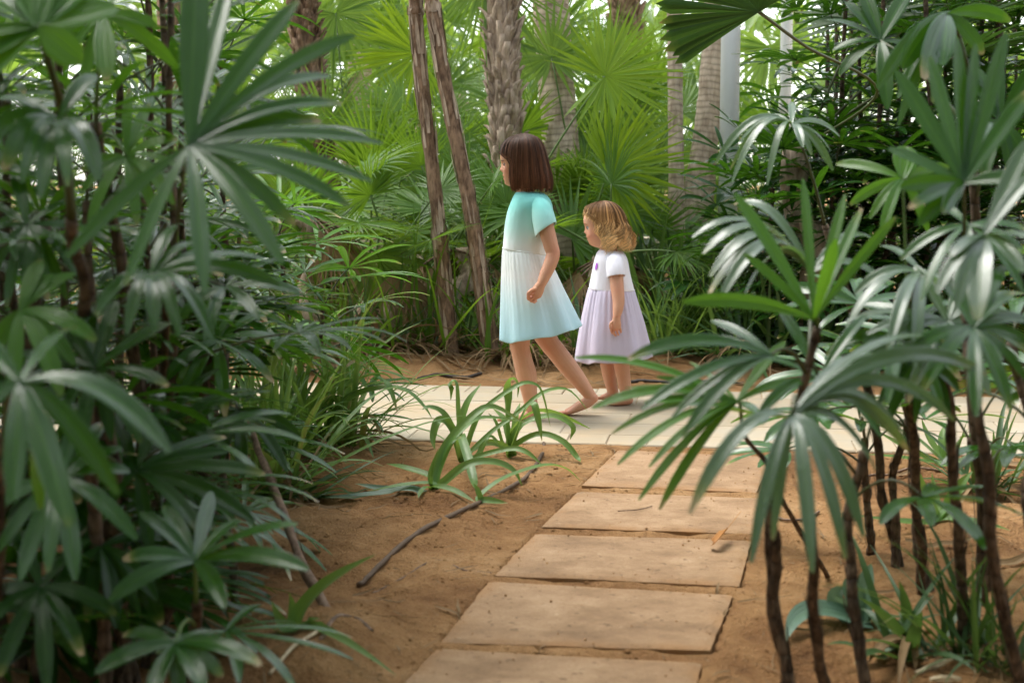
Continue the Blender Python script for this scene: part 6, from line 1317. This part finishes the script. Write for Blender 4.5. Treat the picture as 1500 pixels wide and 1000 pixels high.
hero_frond(r7, P7[-6], (1290, 60), 3.3, [(1210, 30, .1, 1.5, .5), (1230, 110, 0, 1.5, .9), (1300, 160, -.1, 1.5, .8), (1370, 90, .05, 1.5, .6), (1330, -10, .1, 1.5, .3), (1260, -20, .1, 1.5, .3)], .0120, [M_LADYD, M_PETD], arch=.12)
for i, (tp, bt, d, r_, nf, lb, mp) in enumerate([
    ((1122, 738), (1150, 1040), 2.55, .0105, 0, "bare dark cane closest to the slabs", None), ((1262, 660), (1285, 1040), 2.75, .011, 3, "dark cane behind the big drooping leaf", None), ((1262, 640), (1282, 812), 3.8, .010, 4, "thin reddish cane rooted behind the pale seedling", None),
    ((1322, 560), (1356, 890), 3.4, .010, 4, "thin cane of the crossing pair near the rosettes", None), ((1345, 560), (1312, 845), 3.6, .010, 4, "other thin cane of the crossing pair near the rosettes", None), ((1428, 640), (1444, 880), 3.4, .012, 4, "short thick cane beside the edge cane", None),
    ((1490, 500), (1530, 1020), 2.9, .012, 5, "cane at the very edge partly out of view", None)]):
    cane_plant(lb, tp, bt, d, None, r_, 820 + i, nf, .22, M_LADY, RG, midpx=mp)

# ================================================================== tall lady palms of the shaded clump
rl1, Q1 = cane_plant("tall lady palm with the big starry grey leaf in front", (255, 380), (215, 800), 2.5, 3.6, .008, 901, group=LGp, midpx=[(225, 650, 3.3), (245, 500, 2.9)])
hero_frond(rl1, Q1[-1], (278, 214), 2.0, [(97, 378, -.05, 1.0, .5), (185, 418, -.1, 1.0, .6), (300, 428, -.16, 1.15, .6), (414, 386, -.14, 1.25, .7), (432, 330, 0, 1.1, .8), (512, 302, .0, 1.2, .7), (545, 266, .05, 1.2, .6), (560, 210, .1, 1.2, .6), (470, 178, .15, 1.1, .8), (500, 152, .15, 1.1, .9), (485, 112, .2, 1.0, 1.0), (520, 52, .15, 1.1, .7), (436, 2, .12, 1.35, .3), (288, -70, .12, 1.9, .1), (395, 60, .2, 1.0, .4), (340, -40, .25, 1.2, .1)], .0111, LM, ref=(.1, -.75, .65), arch=.09, extra=0)
hero_frond(rl1, Q1[-8], (222, 403), 2.2, [(140, 462, -.05, 1, 1.5), (186, 490, -.1, 1, 1.4), (226, 486, -.12, 1.1, 1.2), (312, 500, -.1, 1.1, 1.4), (410, 418, .0, 1.1, .8), (330, 380, .1, 1, .8), (256, 330, .1, 1.2, .6), (400, 385, .1, 1, .8)], .0111, LM, arch=.14)
hero_frond(rl1, Q1[-10], (330, 420), 2.6, [(262, 470, -.05, 1.1, 1), (420, 380, .1, 1, .8), (440, 430, 0, 1, .8), (380, 470, -.1, 1, .9), (300, 500, -.1, 1, 1)], .0111, LM, arch=.10)
rl2, Q2 = cane_plant("tall lady palm with a broad arching grey leaf low at the photo's edge", (0, 640), (-30, 1040), 2.1, 2.5, .008, 902, group=LGp)
hero_frond(rl2, Q2[-1], (30, 560), 1.8, [(102, 770, -.12, 1.5, .5), (248, 662, .0, 1.9, 1.5), (20, 735, -.1, 1.3, .5), (-60, 640, 0, 1.4, .8), (60, 745, .15, 1.3, .6), (-40, 500, .1, 1.3, .5), (110, 480, .2, 1.2, .5)], .0111, LM, ref=(.1, -.6, .8), arch=.12)
rl3, Q3 = cane_plant("tall lady palm with the dark stem and yellow green top sheath", (108, 320), (150, 1010), 2.3, 2.6, .0115, 903, group=LGp, midpx=[(140, 780, 2.5), (122, 500, 2.4)])
hero_frond(rl3, Q3[-1], (86, 178), 2.15, [(-30, 220, -.05, 1.5, 1.2), (5, 250, -.1, 1.4, 1.2), (145, 265, -.12, 1.5, 1.0), (60, 290, -.15, 1.2, .8), (140, 110, .1, 1.2, .4), (-20, 150, .1, 1.2, .5)], .0111, LM, arch=.18)
g = Geo(); tube(g, smoothpath([Q3[-1], at(92, 170, 2.25), at(62, 60, 2.1)], 16), np.linspace(.009, .005, 16), 8, 0); part("stalk", g, [M_PETD], rl3)
hero_frond(rl3, None, (56, 40), 2.05, [(-60, 60, .05, 2.6, .2), (-40, -20, .1, 2.6, .2), (20, -60, .1, 2.6, .1), (70, -80, .1, 2.6, .1), (130, -50, .1, 2.6, .1), (170, 10, .08, 2.6, .2), (120, 92, -.02, 2.2, .3), (-30, 120, 0, 2.4, .3)], .0107, LB, ref=(0, -.8, .5), arch=.04)
rl4, Q4 = cane_plant("tall lady palm with a bright blade hanging at the top", (150, 180), (220, 1010), 2.7, 2.9, .012, 904, group=LGp, midpx=[(212, 700, 2.9), (180, 400, 2.8)])
hero_frond(rl4, Q4[-1], (150, 22), 2.5, [(156, 118, -.1, 1.7, .2), (70, 60, 0, 1.2, .8), (230, 40, 0, 1.2, .8), (260, 100, .1, 1.2, .9), (60, -20, .1, 1.2, .4), (210, -40, .1, 1.2, .3), (120, 140, -.05, 1.1, .7)], .0107, LB, ref=(0, -.9, .4), arch=.10)
rl5, Q5 = cane_plant("low lady palm spreading bright green blades over the soil", (280, 880), (262, 1050), 2.4, None, .010, 905, group=LGp)
hero_frond(rl5, Q5[-1], (285, 822), 2.35, [(436, 768, -.05, 1.2, .7), (452, 834, -.1, 1.2, .8), (350, 760, .1, 1.1, .5), (205, 750, .05, 1.1, .6), (240, 740, .1, 1.1, .4), (180, 820, -.05, 1.1, .9), (160, 880, -.1, 1.1, 1), (330, 890, -.15, 1.1, .8), (310, 720, .15, 1, .3)], .0130, [M_LADY, M_PET], arch=.10)
hero_frond(rl5, Q5[-12], (256, 942), 2.2, [(382, 974, -.08, 1.2, .9), (300, 1010, -.1, 1.1, .7), (140, 985, -.05, 1.1, .9), (180, 930, .05, 1, .8), (330, 930, .1, 1, .8), (220, 1020, -.1, 1.1, .6)], .0130, [M_LADY, M_PET], arch=.10)
rl6, Q6 = cane_plant("lady palm with long dark blades at knee height beside the brown cane bundle", (240, 760), (215, 1000), 2.75, 2.9, .011, 906, group=LGp)
hero_frond(rl6, Q6[-1], (200, 690), 2.6, [(388, 694, 0, 1.4, .5), (372, 764, -.1, 1.4, .7), (300, 790, -.15, 1.2, .8), (60, 740, 0, 1.2, .9), (110, 640, .1, 1.2, .5), (240, 600, .2, 1.2, .3), (330, 640, .15, 1.2, .5), (130, 790, -.1, 1.2, .9)], .0130, [M_LADYD, M_PETD], arch=.10)
hero_frond(rl6, Q6[-9], (150, 800), 2.5, [(60, 900, -.1, 1.2, .9), (230, 880, -.1, 1.2, .9), (30, 790, 0, 1.2, .9), (260, 790, .1, 1.2, .8), (100, 720, .15, 1.2, .4), (170, 920, -.15, 1.1, .8)], .0130, [M_LADYD, M_PETD], arch=.10)
rl7, Q7 = cane_plant("tall lady palm whose leaf peeks between the starry leaf and the bright hanging blade", (60, 330), (40, 1020), 2.7, 2.9, .012, 907, group=LGp)
hero_frond(rl7, Q7[-1], (40, 330), 2.5, [(132, 425, -.05, 1.1, 1), (-20, 420, 0, 1.1, 1), (70, 440, -.1, 1.1, .9), (160, 350, .1, 1.1, .6), (120, 290, .1, 1.1, .5), (20, 240, .1, 1.1, .3), (-40, 300, .1, 1.1, .6), (10, 450, -.1, 1.1, .8)], .0111, LM, arch=.12)
hero_frond(rl7, Q7[-9], (30, 455), 2.3, [(140, 500, -.05, 1.2, .8), (90, 580, -.1, 1.2, .9), (-30, 560, 0, 1.2, .9), (20, 590, -.1, 1.1, .8), (110, 400, .1, 1.1, .5), (60, 380, .1, 1.1, .3)], .0130, [M_LADYB, M_PET], arch=.12)
hero_frond(rl4, Q4[-3], (185, 230), 2.6, [(255, 300, -.1, 1.0, 1), (130, 330, -.1, 1.0, 1), (245, 165, .1, 1, .5), (190, 130, .1, 1, .3), (260, 205, 0, 1.1, .9), (200, 330, -.1, 1, .9), (120, 250, 0, 1, .8)], .0120, LB, arch=.10)
rl8, Q8 = cane_plant("lady palm spreading dark blades across the lower stems", (150, 545), (165, 1030), 2.5, 2.75, .010, 908, group=LGp)
hero_frond(rl8, Q8[-1], (140, 540), 2.3, [(248, 474, 0, 1.2, .5), (246, 566, -.05, 1.2, .8), (50, 600, 0, 1.1, .9), (80, 462, .1, 1.1, .4), (206, 648, -.1, 1.1, .9), (118, 660, -.1, 1.1, .8), (20, 520, .05, 1.1, .6), (170, 440, .1, 1.1, .2)], .0125, [M_LADYD, M_PETD], arch=.10)
hero_frond(rl8, Q8[-14], (90, 700), 2.2, [(30, 850, -.1, 1.2, .8), (110, 850, -.12, 1.1, .7), (200, 790, -.05, 1.1, .9), (-30, 760, 0, 1.1, .9), (10, 620, .1, 1.1, .4), (150, 620, .1, 1.1, .4), (190, 690, .05, 1.1, .8), (60, 600, .1, 1, .3)], .0125, [M_LADY, M_PETD], arch=.10)
hero_frond(rl8, Q8[-22], (60, 860), 2.3, [(0, 990, -.1, 1.2, .8), (120, 960, -.1, 1.1, .8), (170, 900, -.05, 1.1, .9), (-30, 880, 0, 1.1, .9), (20, 770, .1, 1.1, .4), (130, 790, .1, 1.1, .5), (70, 1010, -.15, 1.1, .7)], .0125, [M_LADYD, M_PETD], arch=.10)
rl9, Q9 = cane_plant("lady palm with dark blades hanging low in front of the brown cane bundle", (330, 520), (352, 905), 3.3, None, .009, 909, group=LGp)
hero_frond(rl9, Q9[-1], (318, 500), 3.2, [(240, 560, -.1, 1.2, .9), (262, 600, -.1, 1.2, .9), (330, 610, -.1, 1.2, .7), (400, 560, 0, 1.2, .9), (420, 500, .05, 1.2, .8), (360, 430, .1, 1.2, .3), (290, 420, .1, 1.2, .3), (236, 500, 0, 1.2, .7)], .0130, [M_LADY, M_PETD], arch=.12)
hero_frond(rl9, Q9[-12], (350, 600), 3.2, [(440, 640, 0, 1.2, .8), (420, 690, -.1, 1.2, .8), (300, 680, -.1, 1.2, .8), (280, 610, 0, 1.2, .7), (400, 560, .1, 1.2, .4), (355, 700, -.15, 1.2, .7)], .0120, [M_LADYD, M_PETD], arch=.12)
# brown cane bundle and further palms of the clump
bx = [(262, 790, 255, 430), (285, 785, 292, 400), (305, 790, 300, 420), (322, 778, 330, 440), (240, 770, 232, 470), (275, 772, 272, 440)]
bl = ["thick fibrous cane at the outer side of the brown bundle", "fibrous cane in the middle of the brown bundle", "fibrous cane at the front of the brown bundle", "fibrous cane nearest the leaning dead cane in the bundle", "fibrous cane at the dark side of the brown bundle", "fibrous cane at the back of the brown bundle"]
for i, ((x0, y0, x1, y1), lb) in enumerate(zip(bx, bl)):
    cane_plant(lb, (x1, y1), (x0, y0), 4.1, None, .026 if i % 2 else .020, 920 + i, 8, .26, [M_LADY, M_LADYD][i % 2], LGp, cane=M_CANER)
fill = [(30, 3.4, 1.5), (95, 4.0, 1.9), (160, 3.5, 1.2), (205, 4.4, 2.0), (60, 4.8, 1.2), (130, 5.0, 1.6), (180, 5.2, 1.0), (330, 4.8, 1.45), (-20, 2.8, 1.1), (10, 4.4, 2.1), (260, 4.8, 1.7), (75, 3.0, .8), (-10, 3.6, .7), (240, 5.2, .7)]
flb = ["dark lady palm filling the shaded clump"] * len(fill)
for i, (px, d, h) in enumerate(fill):
    c = at(px, 600, d); b = gpt(c[0], c[1]); r_ = np.random.RandomState(940 + i)
    lady_palm(flb[i], b, b + np.array([r_.normal(0, .06), r_.normal(0, .06), h]), 940 + i, 13, [M_LADY, M_LADYD, M_LADY][i % 3], M_CANER if i % 2 else M_CANE, .011, .28, .0105, LGp + " too merged to tell apart", (.14, .32), .92, nb=(7, 12))
for i, (px, py, d, n_) in enumerate([(60, 960, 2.6, 10), (120, 930, 2.9, 12), (200, 960, 2.8, 10), (0, 900, 2.7, 10)]):
    c = at(px, py, d); b = gpt(c[0], c[1])
    lady_palm("low dark sucker of the lady palms close to the soil", b, b + UP * (.25 + .08 * i), 970 + i, 8, M_LADYD, M_CANE, .009, .24, .016, "low dark suckers in the corner", (.08, .2), .7)
for i, (px, d, h, mt) in enumerate([(-30, 2.5, 1.35, 0), (40, 2.9, 1.15, 0), (110, 3.1, 1.5, 1), (170, 2.7, .95, 0), (215, 3.2, 1.35, 1), (0, 3.0, 1.7, 1), (250, 3.3, 1.0, 0), (230, 3.6, 1.7, 1), (270, 3.9, 1.2, 0)]):
    c = at(px, 600, d); b = gpt(c[0], c[1]); r_ = np.random.RandomState(990 + i)
    lady_palm("dark lady palm filling the shaded clump", b, b + np.array([r_.normal(0, .05), r_.normal(0, .05), h]), 990 + i, 10, [M_LADY, M_LADYD][mt], M_CANE, .009, .27, .0100, LGp + " too merged to tell apart", (.14, .30), .9, nb=(7, 12))
